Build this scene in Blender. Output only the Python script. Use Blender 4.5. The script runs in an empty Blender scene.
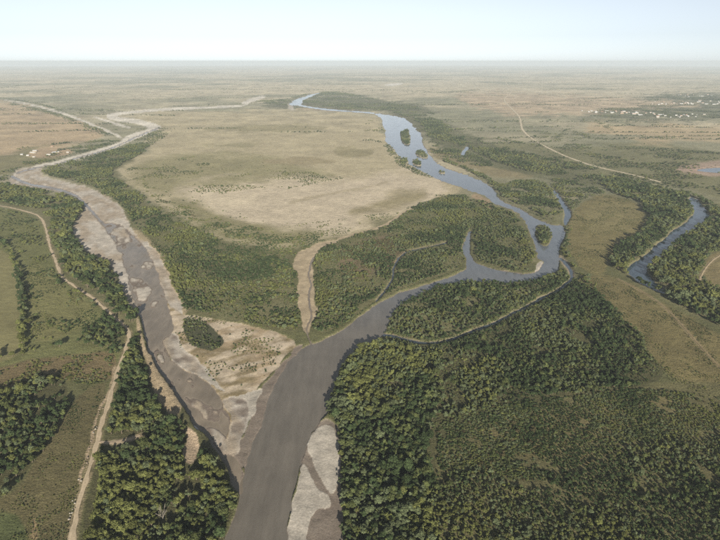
import bpy, bmesh, math, random
import numpy as np
from mathutils import Vector, Matrix

# ------------------------------------------------------------------ camera, sky, sun, exposure
S = bpy.context.scene
H = 400.0                      # drone height above the plain, metres
F_PX = 554.0                   # focal length in photo pixels (720 wide)
VH = 61.0                      # image row of the true horizon
PITCH = math.atan((270 - VH) / F_PX)
cam_d = bpy.data.cameras.new('camera')
cam = bpy.data.objects.new('camera', cam_d)
S.collection.objects.link(cam)
cam.location = (0, 0, H)
cam.rotation_euler = (math.pi / 2 - PITCH, 0, 0)
cam_d.sensor_width = 36.0
cam_d.lens = 36.0 * F_PX / 720.0
cam_d.clip_start = 1.0
cam_d.clip_end = 300000.0
S.camera = cam

SUN_EL = math.radians(18.0)
SUN_AZ = math.radians(180.0 - 9.6)      # clockwise from +Y: behind the camera, a little to the right
W = bpy.data.worlds.new('World'); S.world = W; W.use_nodes = True
nt = W.node_tree; nt.nodes.clear()
sky = nt.nodes.new('ShaderNodeTexSky'); sky.sky_type = 'NISHITA'; sky.sun_disc = False
sky.sun_elevation = SUN_EL; sky.sun_rotation = SUN_AZ
sky.altitude = 200; sky.air_density = 0.65; sky.dust_density = 0.3; sky.ozone_density = 1.0
bg = nt.nodes.new('ShaderNodeBackground'); bg.inputs['Strength'].default_value = 0.05
wo = nt.nodes.new('ShaderNodeOutputWorld')
hs = nt.nodes.new('ShaderNodeHueSaturation'); hs.inputs['Saturation'].default_value = 0.27; hs.inputs['Value'].default_value = 1.0
tint = nt.nodes.new('ShaderNodeMix'); tint.data_type = 'RGBA'; tint.blend_type = 'MULTIPLY'; tint.inputs[0].default_value = 1.0
tint.inputs[7].default_value = (0.94, 1.0, 1.06, 1)
nt.links.new(sky.outputs[0], hs.inputs['Color']); nt.links.new(hs.outputs[0], tint.inputs[6])
nt.links.new(tint.outputs[2], bg.inputs[0]); nt.links.new(bg.outputs[0], wo.inputs[0])

sun_d = bpy.data.lights.new('sun', 'SUN'); sun_d.energy = 5.0; sun_d.angle = math.radians(0.5)
sun_d.color = (1.0, 0.92, 0.79)
sun = bpy.data.objects.new('sun', sun_d); S.collection.objects.link(sun)
to_sun = Vector((math.sin(SUN_AZ) * math.cos(SUN_EL), math.cos(SUN_AZ) * math.cos(SUN_EL), math.sin(SUN_EL)))
sun.rotation_euler = to_sun.to_track_quat('Z', 'Y').to_euler()
sun.location = (0, 0, 900)

vs = S.view_settings
vs.view_transform = 'Standard'; vs.look = 'None'; vs.gamma = 1.0; vs.use_curve_mapping = False
vs.exposure = 1.2
S.cycles.max_bounces = 6; S.cycles.diffuse_bounces = 2; S.cycles.glossy_bounces = 2
S.cycles.transmission_bounces = 2; S.cycles.volume_bounces = 1; S.cycles.transparent_max_bounces = 4
S.cycles.use_denoising = False

COL = S.collection
rng = np.random.default_rng(7)
random.seed(7)

# ------------------------------------------------------------------ helpers
CP, SP_ = math.cos(PITCH), math.sin(PITCH)

def P(u, v):
    """photo pixel -> point on the plain"""
    r = (u - 360) / F_PX; up = (270 - v) / F_PX
    dz = -SP_ + up * CP
    t = H / -dz
    return (r * t, (CP + up * SP_) * t)

def PW(pts):
    return np.array([P(*p) for p in pts])

def proj(X, Y, Z=0.0):
    """world point -> photo pixel"""
    dz = Z - H
    d = Y * CP - dz * SP_
    d = np.where(d < 1.0, 1.0, d)
    return 360 + F_PX * X / d, 270 - F_PX * (Y * SP_ + dz * CP) / d

def _hash(ix, iy, seed):
    h = (ix.astype(np.int64) * 374761393 + iy.astype(np.int64) * 668265263 + seed * 1442695041) & 0xFFFFFFFF
    h = ((h ^ (h >> 13)) * 1274126177) & 0xFFFFFFFF
    h = h ^ (h >> 16)
    return (h & 0xFFFFFF) / float(0xFFFFFF)

def vnoise(x, y, wl, seed):
    x = x / wl; y = y / wl
    ix = np.floor(x); iy = np.floor(y)
    fx = x - ix; fy = y - iy
    fx = fx * fx * (3 - 2 * fx); fy = fy * fy * (3 - 2 * fy)
    a = _hash(ix, iy, seed); b = _hash(ix + 1, iy, seed)
    c = _hash(ix, iy + 1, seed); d = _hash(ix + 1, iy + 1, seed)
    return (a * (1 - fx) + b * fx) * (1 - fy) + (c * (1 - fx) + d * fx) * fy

def fbm(x, y, wl, seed, n=4):
    s = 0; amp = 1; tot = 0
    for i in range(n):
        s = s + amp * vnoise(x, y, wl / 2 ** i, seed + 17 * i); tot += amp; amp *= .55
    return s / tot

def sstep(a, b, x):
    t = np.clip((x - a) / (b - a), 0, 1)
    return t * t * (3 - 2 * t)

def chaikin(pts, n=2, closed=True):
    p = np.array(pts, float)
    for _ in range(n):
        q = np.roll(p, -1, 0) if closed else p[1:]
        a = p if closed else p[:-1]
        m = np.empty((2 * len(a), 2))
        m[0::2] = a * .75 + q * .25; m[1::2] = a * .25 + q * .75
        if not closed: m = np.vstack([p[:1], m, p[-1:]])
        p = m
    return p

def seg_dist(x, y, pts, closed):
    d2 = np.full(x.shape, 1e18)
    n = len(pts)
    for i in range(n if closed else n - 1):
        ax, ay = pts[i]; bx, by = pts[(i + 1) % n]
        ex, ey = bx - ax, by - ay
        L = ex * ex + ey * ey + 1e-12
        t = np.clip(((x - ax) * ex + (y - ay) * ey) / L, 0, 1)
        dx = x - ax - t * ex; dy = y - ay - t * ey
        d2 = np.minimum(d2, dx * dx + dy * dy)
    return np.sqrt(d2)

def inside(x, y, pts):
    c = np.zeros(x.shape, bool)
    n = len(pts)
    for i in range(n):
        ax, ay = pts[i]; bx, by = pts[(i + 1) % n]
        if ay == by: continue
        m = ((ay > y) != (by > y)) & (x < (bx - ax) * (y - ay) / (by - ay) + ax)
        c ^= m
    return c

def psd(u, v, poly, M=9.0):
    """signed distance in photo pixels to a polygon (negative inside)"""
    out = np.full(u.shape, M)
    lo = poly.min(0) - M; hi = poly.max(0) + M
    m = (u > lo[0]) & (u < hi[0]) & (v > lo[1]) & (v < hi[1])
    if not m.any(): return out
    uu, vv = u[m], v[m]
    d = np.minimum(seg_dist(uu, vv, poly, True), M)
    out[m] = np.where(inside(uu, vv, poly), -d, d)
    return out

def lsd(u, v, line, hw, M=9.0):
    out = np.full(u.shape, M)
    lo = line.min(0) - M; hi = line.max(0) + M
    m = (u > lo[0]) & (u < hi[0]) & (v > lo[1]) & (v < hi[1])
    if not m.any(): return out
    out[m] = np.minimum(seg_dist(u[m], v[m], line, False), M) - hw
    return out

# ------------------------------------------------------------------ what lies where (photo pixels, put onto the plain by P)
def poly(*a): return chaikin(a, 2, True)
def line(*a): return chaikin(a, 2, False)

MAIN = poly((220,545),(240,500),(239,475),(246,455),(252,443),(262,423),(269,396),(281,370),(290,357),(303,347),(320,340),(340,330),(360,315),(378,302),
  (397,293),(420,285),(447,277),(465,270),(468,263),(464,252),(463,243),(466,234),(472,228),(470,236),(470,247),(475,262),(487,266),(500,270),(520,273),(537,273),(545,262),
  (538,258),(537,250),(532,238),(526,222),(519,213),(512,209),(502,206),(493,203),(482,194),(470,192),(460,186),(442,181),(432,176),(420,170),(405,163),
  (398,155),(393,148),(383,142),(385,133),(382,123),(381,117),(366,112),(368,111),(384,114),(400,116),(408,119),(413,126),(421,133),(423,144),(428,152),(434,160),(444,167),
  (463,173),(478,178),(490,184),(496,192),(501,201),(513,205),(522,209),(535,217),(547,222),(556,224),(565,224),(565,232),(562,243),(558,255),(561,262),(557,272),
  (540,279),(513,283),(480,281),(467,283),(440,285),(420,293),(400,304),(391,313),(388,327),(384,333),(377,342),(357,350),(341,363),(336,377),(331,390),(329,405),
  (324,418),(313,432),(307,443),(298,468),(290,505),(286,545),(284,700),(120,700))
BRAID = poly((100,223),(118,222),(132,233),(146,247),(156,268),(163,290),(171,312),(175,327),(170,337),(167,346),(171,358),(184,367),(200,376),(212,384),
  (219,394),(225,405),(230,418),(227,432),(222,444),(234,455),(243,468),(248,492),(238,498),(222,460),(209,442),(196,427),(186,412),(173,391),(160,373),(152,362),
  (146,343),(143,327),(139,315),(137,305),(130,290),(126,272),(119,250),(109,236))
OXBOW = poly((692,196),(702,204),(709,213),(706,220),(690,229),(676,241),(664,252),(655,261),(647,266),(648,275),(656,284),(668,291),(664,293),(650,287),(636,279),(627,269),(633,264),(643,258),
  (655,247),(667,237),(679,227),(693,216),(695,208),(688,200))
FARREACH = poly((287,105),(292,101),(300,97),(318,92),(322,93),(305,99),(303,103),(299,106))
ARM = poly((552,188),(556,190),(563,198),(570,208),(573,215),(569,223),(564,226),(565,216),(562,207),(557,198),(552,191))
POND = poly((459,156),(463,147),(470,145),(466,151),(464,156))
POND2 = poly((692,170),(705,167),(740,166),(800,170),(740,174),(705,172))
CREEK1 = line((383,334),(403,338),(427,344),(447,341),(473,331),(500,321),(523,308),(547,296),(563,286),(575,277),(570,266),(561,258))
CREEK2 = line((378,300),(384,293),(393,280),(395,262),(407,251),(425,247),(447,242))
CREEK3 = line((312,343),(306,332),(309,322),(314,312),(311,303),(309,294),(312,285),(308,276),(309,267),(314,257))
CREEK4 = line((12,176),(30,184),(52,188),(72,193),(84,201),(92,212),(104,225))
CREEK5 = line((17,173),(33,168),(60,163),(83,156),(110,149),(123,143),(137,137),(157,128))
WATERS = [('main_river', MAIN, None), ('braided_river', BRAID, None), ('oxbow_river', OXBOW, None), ('river_reach', FARREACH, None),
          ('river_arm', ARM, None), ('pond', POND, None), ('salt_pond', POND2, None), ('creek', CREEK1, 1.35), ('creek', CREEK2, .75), ('creek', CREEK3, .55),
          ('creek', CREEK4, .9), ('creek', CREEK5, .35), ('river_reach', line((299,105),(320,108.8),(345,110.5),(368,112.3)), .8)]

# sand and gravel: (name, poly, top height, colour)
SANDC = (0.32, 0.285, 0.235); PALE = (0.335, 0.305, 0.258); TAN = (0.32, 0.26, 0.175); MUD = (0.165, 0.138, 0.112)
SANDS = [
 ('river_bed', poly((8,180),(13,172),(33,164),(45,168),(40,174),(60,180),(82,185),(93,190),(108,196),(120,204),(124,212),(129,224),(137,236),(152,244),(165,264),(174,288),(184,310),(186,327),
    (178,340),(160,340),(140,318),(136,313),(127,301),(122,288),(115,272),(102,260),(86,250),(74,239),(71,224),(78,217),(85,209),(83,202),(77,197),(60,192),(33,188),(12,184)), -1.25, SANDC),
 ('point_bar', poly((165,297),(176,312),(207,317),(240,322),(264,328),(295,338),(296,345),(284,357),(271,372),(258,384),(250,400),(246,428),(240,444),(234,452),(222,448),(200,436),(186,408),(182,392),
    (200,380),(170,360),(165,345),(172,330)), -1.0, TAN),
 ('mud_flat', poly((297,344),(306,345),(291,359),(283,371),(272,396),(265,423),(256,443),(252,452),(246,458),(240,458),(236,456),(240,446),(247,428),(252,404),(260,386),(273,371),(286,357)), -1.6, MUD),
 ('mud_flat', poly((226,440),(240,436),(258,436),(256,450),(250,464),(243,470),(235,462),(228,452)), -1.62, MUD),
 ('mud_flat', poly((300,462),(306,443),(313,431),(322,417),(332,417),(343,435),(345,700),(283,700),(287,540)), -1.55, MUD),
 ('gravel_bar', poly((222,397),(240,395),(256,389),(264,385),(258,400),(252,414),(246,430),(240,443),(234,451),(226,444),(231,428),(233,412)), -1.25, PALE),
 ('gravel_bar', poly((167,340),(176,331),(184,345),(200,362),(213,377),(229,392),(217,389),(200,376),(184,367),(171,358),(166,349)), -1.25, PALE),
 ('gravel_bar', poly((306,445),(314,431),(324,423),(331,422),(339,438),(341,466),(337,490),(331,494),(322,478),(311,458)), -1.2, PALE),
 ('gravel_bar', poly((301,464),(305,463),(313,482),(330,496),(331,505),(318,508),(308,520),(305,545),(302,700),(282,700),(287,540),(291,503)), -1.3, PALE),
 ('sandy_gully', chaikin([(340,238),(330,240),(318,242),(311,246),(303,248),(296,255),(291,262),(293,270),(297,277),(296,288),(299,296),(300,306),(302,318),(303,331),(308,336),(311,328),(313,321),(320,312),(321,308),(315,300),(316,288),(313,276),(312,266),(316,256),(319,249),(330,244),(342,240)], 1), -0.9, TAN),
 ('sandy_gully', chaikin([(336,238.2),(350,233.5),(365,230),(380,225.5),(390,221),(399,214),(410,207.5),(411,209.5),(401,216.5),(392,223.5),(381,228),(366,232),(351,236),(337,241)], 1), -0.4, TAN),
 ('creek_sand', chaikin([(536,299),(547,293),(553,294),(540,301)], 1), -1.25, (0.15,0.13,0.08)),  # creek sand darkened: the shade over it is put into the colour
 ('creek_sand', chaikin([(557,254),(562,254),(571,264),(578,275),(573,278),(566,268),(559,260)], 1), -1.2, (0.20,0.17,0.115)),  # shade put into this sand's colour too
 ('sand_strip', chaikin([(296,107.5),(320,109),(345,110.2),(368,111.2),(368,113),(345,112),(320,110.8),(296,109.5)], 1), -.7, TAN),
 ('sand_spit', poly((534,273),(539,261),(543,260),(548,270),(541,275)), -1.0, PALE),
 ('sand_bank', poly((286,103),(292,105),(296,110),(290,111)), -.8, PALE),
 ('sand_bank', poly((408,118),(410,126),(402,129),(400,122),(393,118)), -1.5, SANDC),
 ('sand_bank', poly((411,131),(420,130),(423,141),(415,149),(411,141)), -1.3, SANDC),
 ('far_river_bed', poly((33,169),(60,164.5),(83,157.5),(110,150.5),(124,145),(140,138),(158,130),(162,125),(146,121),(132,118),(112,116),(133,113.5),(167,110.5),(213,108.5),(245,107),(245,104.5),
    (213,106),(167,107.5),(133,110.5),(108,113),(105,117),(112,121),(130,123),(144,126),(148,129),(130,134),(122,140),(110,146),(83,153),(60,160),(33,165)), -.9, (0.50,0.465,0.40)),
 ('sand_strip', poly((122,139),(105,132),(90,125),(60,113.5),(33,106),(0,100),(0,98.5),(33,104),(60,111),(90,122),(110,131),(124,137)), .0, (0.48,0.445,0.38)),
 ('sand_strip', poly((131,129.5),(112,124),(93,117.5),(93,115.5),(112,121),(131,127)), .0, (0.50,0.465,0.40)),
 ('sand_strip', poly((240,104),(248,99),(262,95),(268,97),(255,101),(246,106)), .0, (0.48,0.445,0.38)),
 ('sand_strip', poly((383,86),(388,83.5),(404,82.5),(404,84.5),(392,86.5)), .0, (0.50,0.465,0.40)),
]
MIDBARS = [  # low bars inside the braided river
 poly((110,227),(124,226),(130,238),(124,246),(115,240)), poly((128,278),(138,275),(150,284),(149,297),(141,302),(133,293)),
 poly((139,262),(152,260),(153,267),(144,270)), poly((163,338),(168,334),(176,330),(182,345),(196,360),(208,372),(200,374),(184,366),(171,358),(166,350)),
 poly((184,395),(200,397),(217,407),(222,418),(212,422),(200,410),(190,403)), poly((204,425),(214,424),(226,438),(230,452),(222,452),(211,438)),
 poly((150,303),(156,300),(158,306),(152,308)), poly((185,378),(191,378),(192,381),(186,382)), poly((220,397),(233,396),(250,398),(245,427),(238,450),(230,455),(224,444),(230,428),(232,416)),
 poly((156,356),(160,353),(163,360),(159,362)),
]
ISLES = [poly((536,225),(543,223),(551,230),(551,240),(548,246),(540,244),(535,235)), poly((401,132),(406,128),(410,132),(411,144),(404,145),(400,138)),
         poly((416,151),(422,150),(428,154),(427,159),(418,157)), poly((411,160),(416,159),(421,162),(421,166),(413,165)), poly((398,160),(403,157),(408,161),(407,164),(400,164)),
         poly((438,171),(443,170.5),(448,173),(442,173.5))]

# ground cover colours: (poly, colour, soft px)
G = []
def g(col, soft, *pts): G.append((chaikin(pts, 2, True), np.array(col), soft))
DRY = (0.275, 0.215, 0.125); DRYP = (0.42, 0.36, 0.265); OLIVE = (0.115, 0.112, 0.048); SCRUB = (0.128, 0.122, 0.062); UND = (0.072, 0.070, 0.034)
g((0.335,0.29,0.187), 9, (120,118),(160,112),(290,110),(380,114),(384,140),(398,160),(430,176),(465,190),(440,200),(400,212),(350,232),(300,245),(240,240),(180,220),(130,185),(110,170),(150,145),(160,130))
g((0.225,0.203,0.112), 16, (118,172),(180,150),(250,150),(300,170),(340,178),(330,186),(260,186),(190,195),(150,192))
g((0.16,0.148,0.075), 6, (290,180),(310,174),(338,176),(336,184),(300,187))
g((0.39,0.335,0.235), 15, (160,198),(220,186),(290,184),(345,178),(400,162),(452,188),(420,205),(350,230),(270,240),(190,222))
g(DRYP, 12, (180,196),(250,187),(320,190),(350,184),(390,172),(430,178),(445,187),(420,200),(370,218),(330,232),(260,236),(210,222),(185,208))
g((0.47,0.405,0.295), 8, (175,200),(230,192),(260,196),(255,205),(215,220),(190,215))
g((0.37,0.235,0.16), 4, (193,209),(203,207),(208,211),(198,214))
g(SCRUB, 5, (45,172),(100,155),(145,142),(150,150),(112,170),(135,190),(160,215),(200,230),(245,250),(290,262),(298,300),(302,330),(264,327),(207,315),(178,308),(160,265),(137,236),(122,205),(93,188),(60,178))
g(SCRUB, 4, (318,250),(357,235),(400,215),(445,197),(470,198),(485,222),(462,240),(465,268),(420,283),(378,299),(340,327),(316,334),(318,300))
g((0.15,0.115,0.07), 8, (345,245),(385,235),(415,240),(395,262),(360,280),(340,275))
g(SCRUB, 3, (472,230),(485,215),(470,196),(503,209),(520,220),(536,258),(520,272),(487,264),(474,250))
g((0.25,0.19,0.12), 2, (480,196),(492,203),(500,210),(494,214),(484,206))
g((0.25,0.19,0.12), 2, (472,194),(482,195),(484,203),(474,202))
g(SCRUB, 3, (390,326),(402,305),(442,286),(480,283),(552,279),(575,270),(572,280),(530,301),(480,326),(430,341))
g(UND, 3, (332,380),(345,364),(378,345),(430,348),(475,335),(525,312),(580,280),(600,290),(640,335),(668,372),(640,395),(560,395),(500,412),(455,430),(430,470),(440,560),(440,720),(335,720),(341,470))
g((0.108,0.100,0.048), 8, (455,430),(500,410),(560,395),(640,393),(668,380),(720,380),(900,370),(900,720),(430,720),(430,470))
g((0.132,0.114,0.055), 8, (480,420),(540,408),(640,400),(690,395),(660,425),(600,440),(560,460),(520,462),(480,440))
g((0.13,0.105,0.052), 4, (575,452),(590,450),(595,460),(578,468))
g((0.135,0.114,0.052), 5, (575,275),(618,278),(665,304),(720,334),(900,410),(900,385),(720,380),(668,380),(640,335),(605,295))
g((0.15,0.128,0.058), 3, (572,215),(590,195),(620,196),(642,204),(646,226),(636,238),(618,246),(612,262),(600,275),(585,272),(572,256),(566,240))
g((0.165,0.142,0.066), 4, (590,200),(640,205),(643,222),(600,235),(585,225))
g(SCRUB, 4, (600,178),(660,188),(710,202),(900,240),(900,400),(720,328),(663,300),(618,272),(622,243),(648,228),(643,203),(607,190))
g((0.17,0.14,0.07), 2, (704,262),(720,250),(760,250),(760,300),(720,290),(706,278))
g((0.20,0.17,0.095), 4, (425,144),(440,150),(460,158),(500,166),(540,174),(520,180),(490,176),(450,164),(432,156))
g((0.105,0.105,0.055), 6, (384,113),(410,112),(445,124),(500,147),(600,170),(640,182),(600,190),(540,178),(480,164),(440,152),(424,132))
g((0.14,0.135,0.07), 12, (480,145),(560,140),(720,150),(900,160),(900,215),(720,200),(640,182),(560,165))
g((0.34,0.27,0.165), 8, (590,122),(720,126),(900,128),(900,150),(720,142),(640,138),(590,135))
g((0.28,0.21,0.16), 3, (670,166),(720,160),(800,160),(800,178),(720,176),(690,176))
g((0.12,0.12,0.07), 6, (590,106),(650,94),(720,92),(900,92),(900,118),(720,119),(640,121),(590,117))
g((0.11,0.11,0.06), 4, (250,106),(300,98),(340,94),(420,104),(440,116),(385,111),(300,109))
g((0.34,0.27,0.18), 6, (440,92),(520,92),(720,104),(660,108),(560,116),(500,116))
g((0.33,0.255,0.16), 7, (0,100),(50,112),(90,124),(110,135),(60,150),(0,160),(-100,160),(-100,95))
g((0.17,0.155,0.08), 5, (-100,160),(0,158),(30,148),(70,145),(60,160),(15,170),(0,175),(-100,180))
g((0.31,0.235,0.15), 2, (24,155),(40,147),(60,146),(74,148),(70,156),(40,159))
g(SCRUB, 3, (-100,184),(30,189),(70,199),(84,209),(70,226),(72,240),(114,274),(126,302),(140,318),(128,328),(100,302),(62,272),(48,230),(42,214),(0,204),(-100,198))
g((0.30,0.215,0.13), 2, (74,225),(90,232),(108,246),(120,262),(124,278),(116,270),(100,258),(85,250),(76,240))
g((0.122,0.125,0.052), 3, (-100,205),(0,206),(42,217),(50,250),(62,282),(100,308),(118,328),(122,350),(110,380),(60,382),(-100,400))
g((0.165,0.152,0.072), 2, (-100,240),(0,246),(13,256),(20,285),(22,330),(19,356),(0,362),(-100,385))
g((0.148,0.142,0.06), 4, (27,262),(50,270),(62,288),(95,308),(90,325),(60,338),(30,345),(27,300))
g((0.135,0.105,0.055), 3, (-100,385),(0,368),(40,357),(90,352),(118,352),(112,385),(70,378),(0,390),(-100,405))
g((0.105,0.092,0.045), 4, (-100,520),(10,500),(52,440),(72,395),(110,372),(104,410),(92,450),(76,500),(66,545),(60,720),(-200,720))
g((0.075,0.086,0.036), 5, (-60,520),(10,505),(28,520),(30,560),(20,720),(-100,720))
g((0.19,0.145,0.08), 1.5, (32,518),(37,516),(38,530),(35,545),(31,545))
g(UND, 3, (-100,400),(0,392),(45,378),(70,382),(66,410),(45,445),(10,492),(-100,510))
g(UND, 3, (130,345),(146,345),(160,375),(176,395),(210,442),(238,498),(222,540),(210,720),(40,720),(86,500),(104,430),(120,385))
g((0.27,0.215,0.14), 2, (137,315),(142,330),(147,350),(160,375),(178,398),(184,412),(172,420),(160,402),(151,385),(146,362),(140,345),(136,328))
g((0.30,0.235,0.165), 1.5, (186,428),(192,430),(200,445),(198,458),(189,466),(184,455),(187,440))
g((0.31,0.26,0.18), 1.2, (108,441),(125,439),(140,434),(142,438),(126,444),(110,446))
g((0.335,0.285,0.195), 2, (288,202),(315,196),(345,190),(372,185),(388,181),(388,182.5),(372,187),(345,192),(315,198.5),(289,205))
g((0.24,0.205,0.12), 9, (345,208),(375,198),(400,194),(430,192),(410,204),(375,214),(350,219))
g((0.21,0.19,0.105), 9, (165,196),(200,202),(240,222),(290,232),(330,234),(290,243),(230,236),(180,218))
g((0.25,0.21,0.125), 3, (250,160),(300,156),(340,160),(330,164),(280,166))
g((0.24,0.21,0.12), 4, (190,130),(260,124),(330,126),(320,131),(250,132))
g((0.23,0.20,0.115), 3, (330,150),(352,146),(376,150),(370,156),(345,157))
for a_, b_ in zip([(117,366),(110,388),(101,412),(95,428),(92,445),(87,462)], [(110,388),(101,412),(95,428),(92,445),(87,462),(81,485)]):
    g((0.30,0.235,0.155), 1.6, (a_[0]-3.5,a_[1]),(a_[0]+.5,a_[1]),(b_[0]+.5,b_[1]),(b_[0]-3.5,b_[1]))
g((0.30,0.245,0.155), 4, (128,224),(150,240),(166,262),(180,290),(190,312),(176,315),(166,290),(156,262),(140,240))
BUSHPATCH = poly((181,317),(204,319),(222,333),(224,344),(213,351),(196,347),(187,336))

# roads: centre line in photo pixels, width in metres
ROADS = [
 ('dirt_road', [(-90,196),(0,205),(25,211),(41,216),(46,228),(50,247),(57,263),(61,277),(70,283),(83,292),(95,299),(109,312),(122,324),(129,330),(129,338),(126,350),(118,370),(112,390),(103,420),(97,443),(87,477),(78,505),(72,540),(66,575),(58,640)], 5.2, (0.40,0.325,0.225)),
 ('farm_track', [(99,442),(110,443),(122,441),(134,438),(141,435)], 4.5, (0.34,0.27,0.19)),
 ('gravel_road', [(505,81),(509,87),(512,92),(507,96),(503,100),(512,109),(520,117),(521,124),(522,130),(533,140),(550,149),(567,157),(590,165),(610,170),(630,174),(660,182)], 11.0, (0.46,0.40,0.29)),
 ('meadow_track', [(618,279),(640,290),(663,305),(680,323),(695,340),(707,354),(722,369),(760,400)], 2.2, (0.20,0.155,0.085)),
 ('meadow_track', [(699,282),(703,272),(710,262),(722,254)], 3.0, (0.36,0.29,0.19)),
]
ROADW = [(n, chaikin(PW(p), 2, False), w, c) for n, p, w, c in ROADS]
LEVEE = chaikin(PW([(141,318),(145,332),(149,350),(158,372),(172,392),(185,412),(196,428),(208,443),(221,461),(232,480),(238,498)]), 2, False)

# ------------------------------------------------------------------ ground classification
def warp(X, Y, k=1.0):
    D = np.sqrt(X * X + Y * Y)
    a = 2.2 * k; b = .9 * k; c = np.clip(D / 2500, .1, 4) * 7 * k
    wx = (vnoise(X, Y, 26, 1) - .5) * 2 * a + (vnoise(X, Y, 8, 2) - .5) * 2 * b + (vnoise(X, Y, 130, 3) - .5) * 2 * c
    wy = (vnoise(X, Y, 26, 4) - .5) * 2 * a + (vnoise(X, Y, 8, 5) - .5) * 2 * b + (vnoise(X, Y, 130, 6) - .5) * 2 * c
    return X + wx, Y + wy

WL = -2.0     # water level

def road_dist(X, Y):
    d = np.full(X.shape, 60.0)
    for n, ln, w, c in ROADW:
        lo = ln.min(0) - 60; hi = ln.max(0) + 60
        m = (X > lo[0]) & (X < hi[0]) & (Y > lo[1]) & (Y < hi[1])
        if m.any():
            d[m] = np.minimum(d[m], seg_dist(X[m], Y[m], ln, False) - w / 2)
    return d

def heights(X, Y):
    """terrain height, water id with distance, sand id"""
    Xw, Yw = warp(X, Y)
    u, v = proj(Xw, Yw)
    front = (Y > 60)
    h = np.zeros(X.shape)
    jag = fbm(X, Y, 15, 25, 4) - .5
    sand = np.full(X.shape, -1); sandw = np.zeros(X.shape)
    for i, (n, pl, top, c) in enumerate(SANDS):
        sd = psd(u, v, pl) + jag * (4.2 if i < 10 else .8)
        t = sstep(.7, -.9, sd) * front
        h = h * (1 - t) + top * t
        m = t > .5
        sand[m] = i; sandw = np.maximum(sandw, t)
    wid = np.full(X.shape, -1); wd = np.full(X.shape, 9.0)
    for i, (n, pl, hw) in enumerate(WATERS):
        sd = (psd(u, v, pl) if hw is None else lsd(u, v, pl, hw))
        if hw is None and i < 3: sd = sd + jag * 2.4 - (1.3 if i == 2 else 0)
        sd = np.where(front, sd, 9.0)
        t = sstep(.8, -1.3 if hw is None else -.5, sd)
        deep = -3.4 if n != 'braided_river' else -2.4
        if i in (7, 8, 9, 10, 11, 12): deep = -2.8
        h = h * (1 - t) + np.minimum(deep, h) * t
        m = sd < wd
        wd = np.where(m, sd, wd); wid[m] = i
    for pl in MIDBARS:
        sd = psd(u, v, pl)
        t = sstep(2.2, -1.6, sd + (fbm(X, Y, 22, 23, 3) - .5) * 4) * front
        h = h * (1 - t) + (-1.62) * t
        sand[(t > .4)] = 0; sandw = np.maximum(sandw, sstep(0, .5, t))
    for pl in ISLES:
        t = sstep(.5, -.5, psd(u, v, pl)) * front
        h = h * (1 - t) - .3 * t
        sandw = sandw * (1 - t); sand[t > .5] = -1
    # low relief of bars and shallows
    low = sstep(-.5, -1.0, h)
    h = h + low * ((fbm(X, Y, 34, 21, 3) - .5) * .9 + (vnoise(X, Y, 9, 22) - .5) * .25)
    br = psd(u, v, BRAID)
    sa = (X * .42 - Y * .91); sc_ = (X * .91 + Y * .42)      # along and across the braided stream
    h = h + sstep(1.5, -1.5, br) * front * (fbm(sa / 3.2, sc_, 16, 24, 4) - .44) * 1.7
    # braided bed: carve shallow threads through the gravel
    u0, v0 = u, v
    # levee along the left bank
    lo = LEVEE.min(0) - 30; hi = LEVEE.max(0) + 30
    m = (X > lo[0]) & (X < hi[0]) & (Y > lo[1]) & (Y < hi[1])
    if m.any():
        d = seg_dist(X[m], Y[m], LEVEE, False)
        h[m] = h[m] + np.where(h[m] > -.6, 3.4 * sstep(16, 3, d), 0)
    flat = sstep(2, 14, road_dist(X, Y))
    plain = (h > -.3)
    h = h + np.where(plain, flat * ((fbm(X, Y, 60, 31, 3) - .5) * 1.0), 0)
    return h, wid, wd, sand, sandw, u, v

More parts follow.
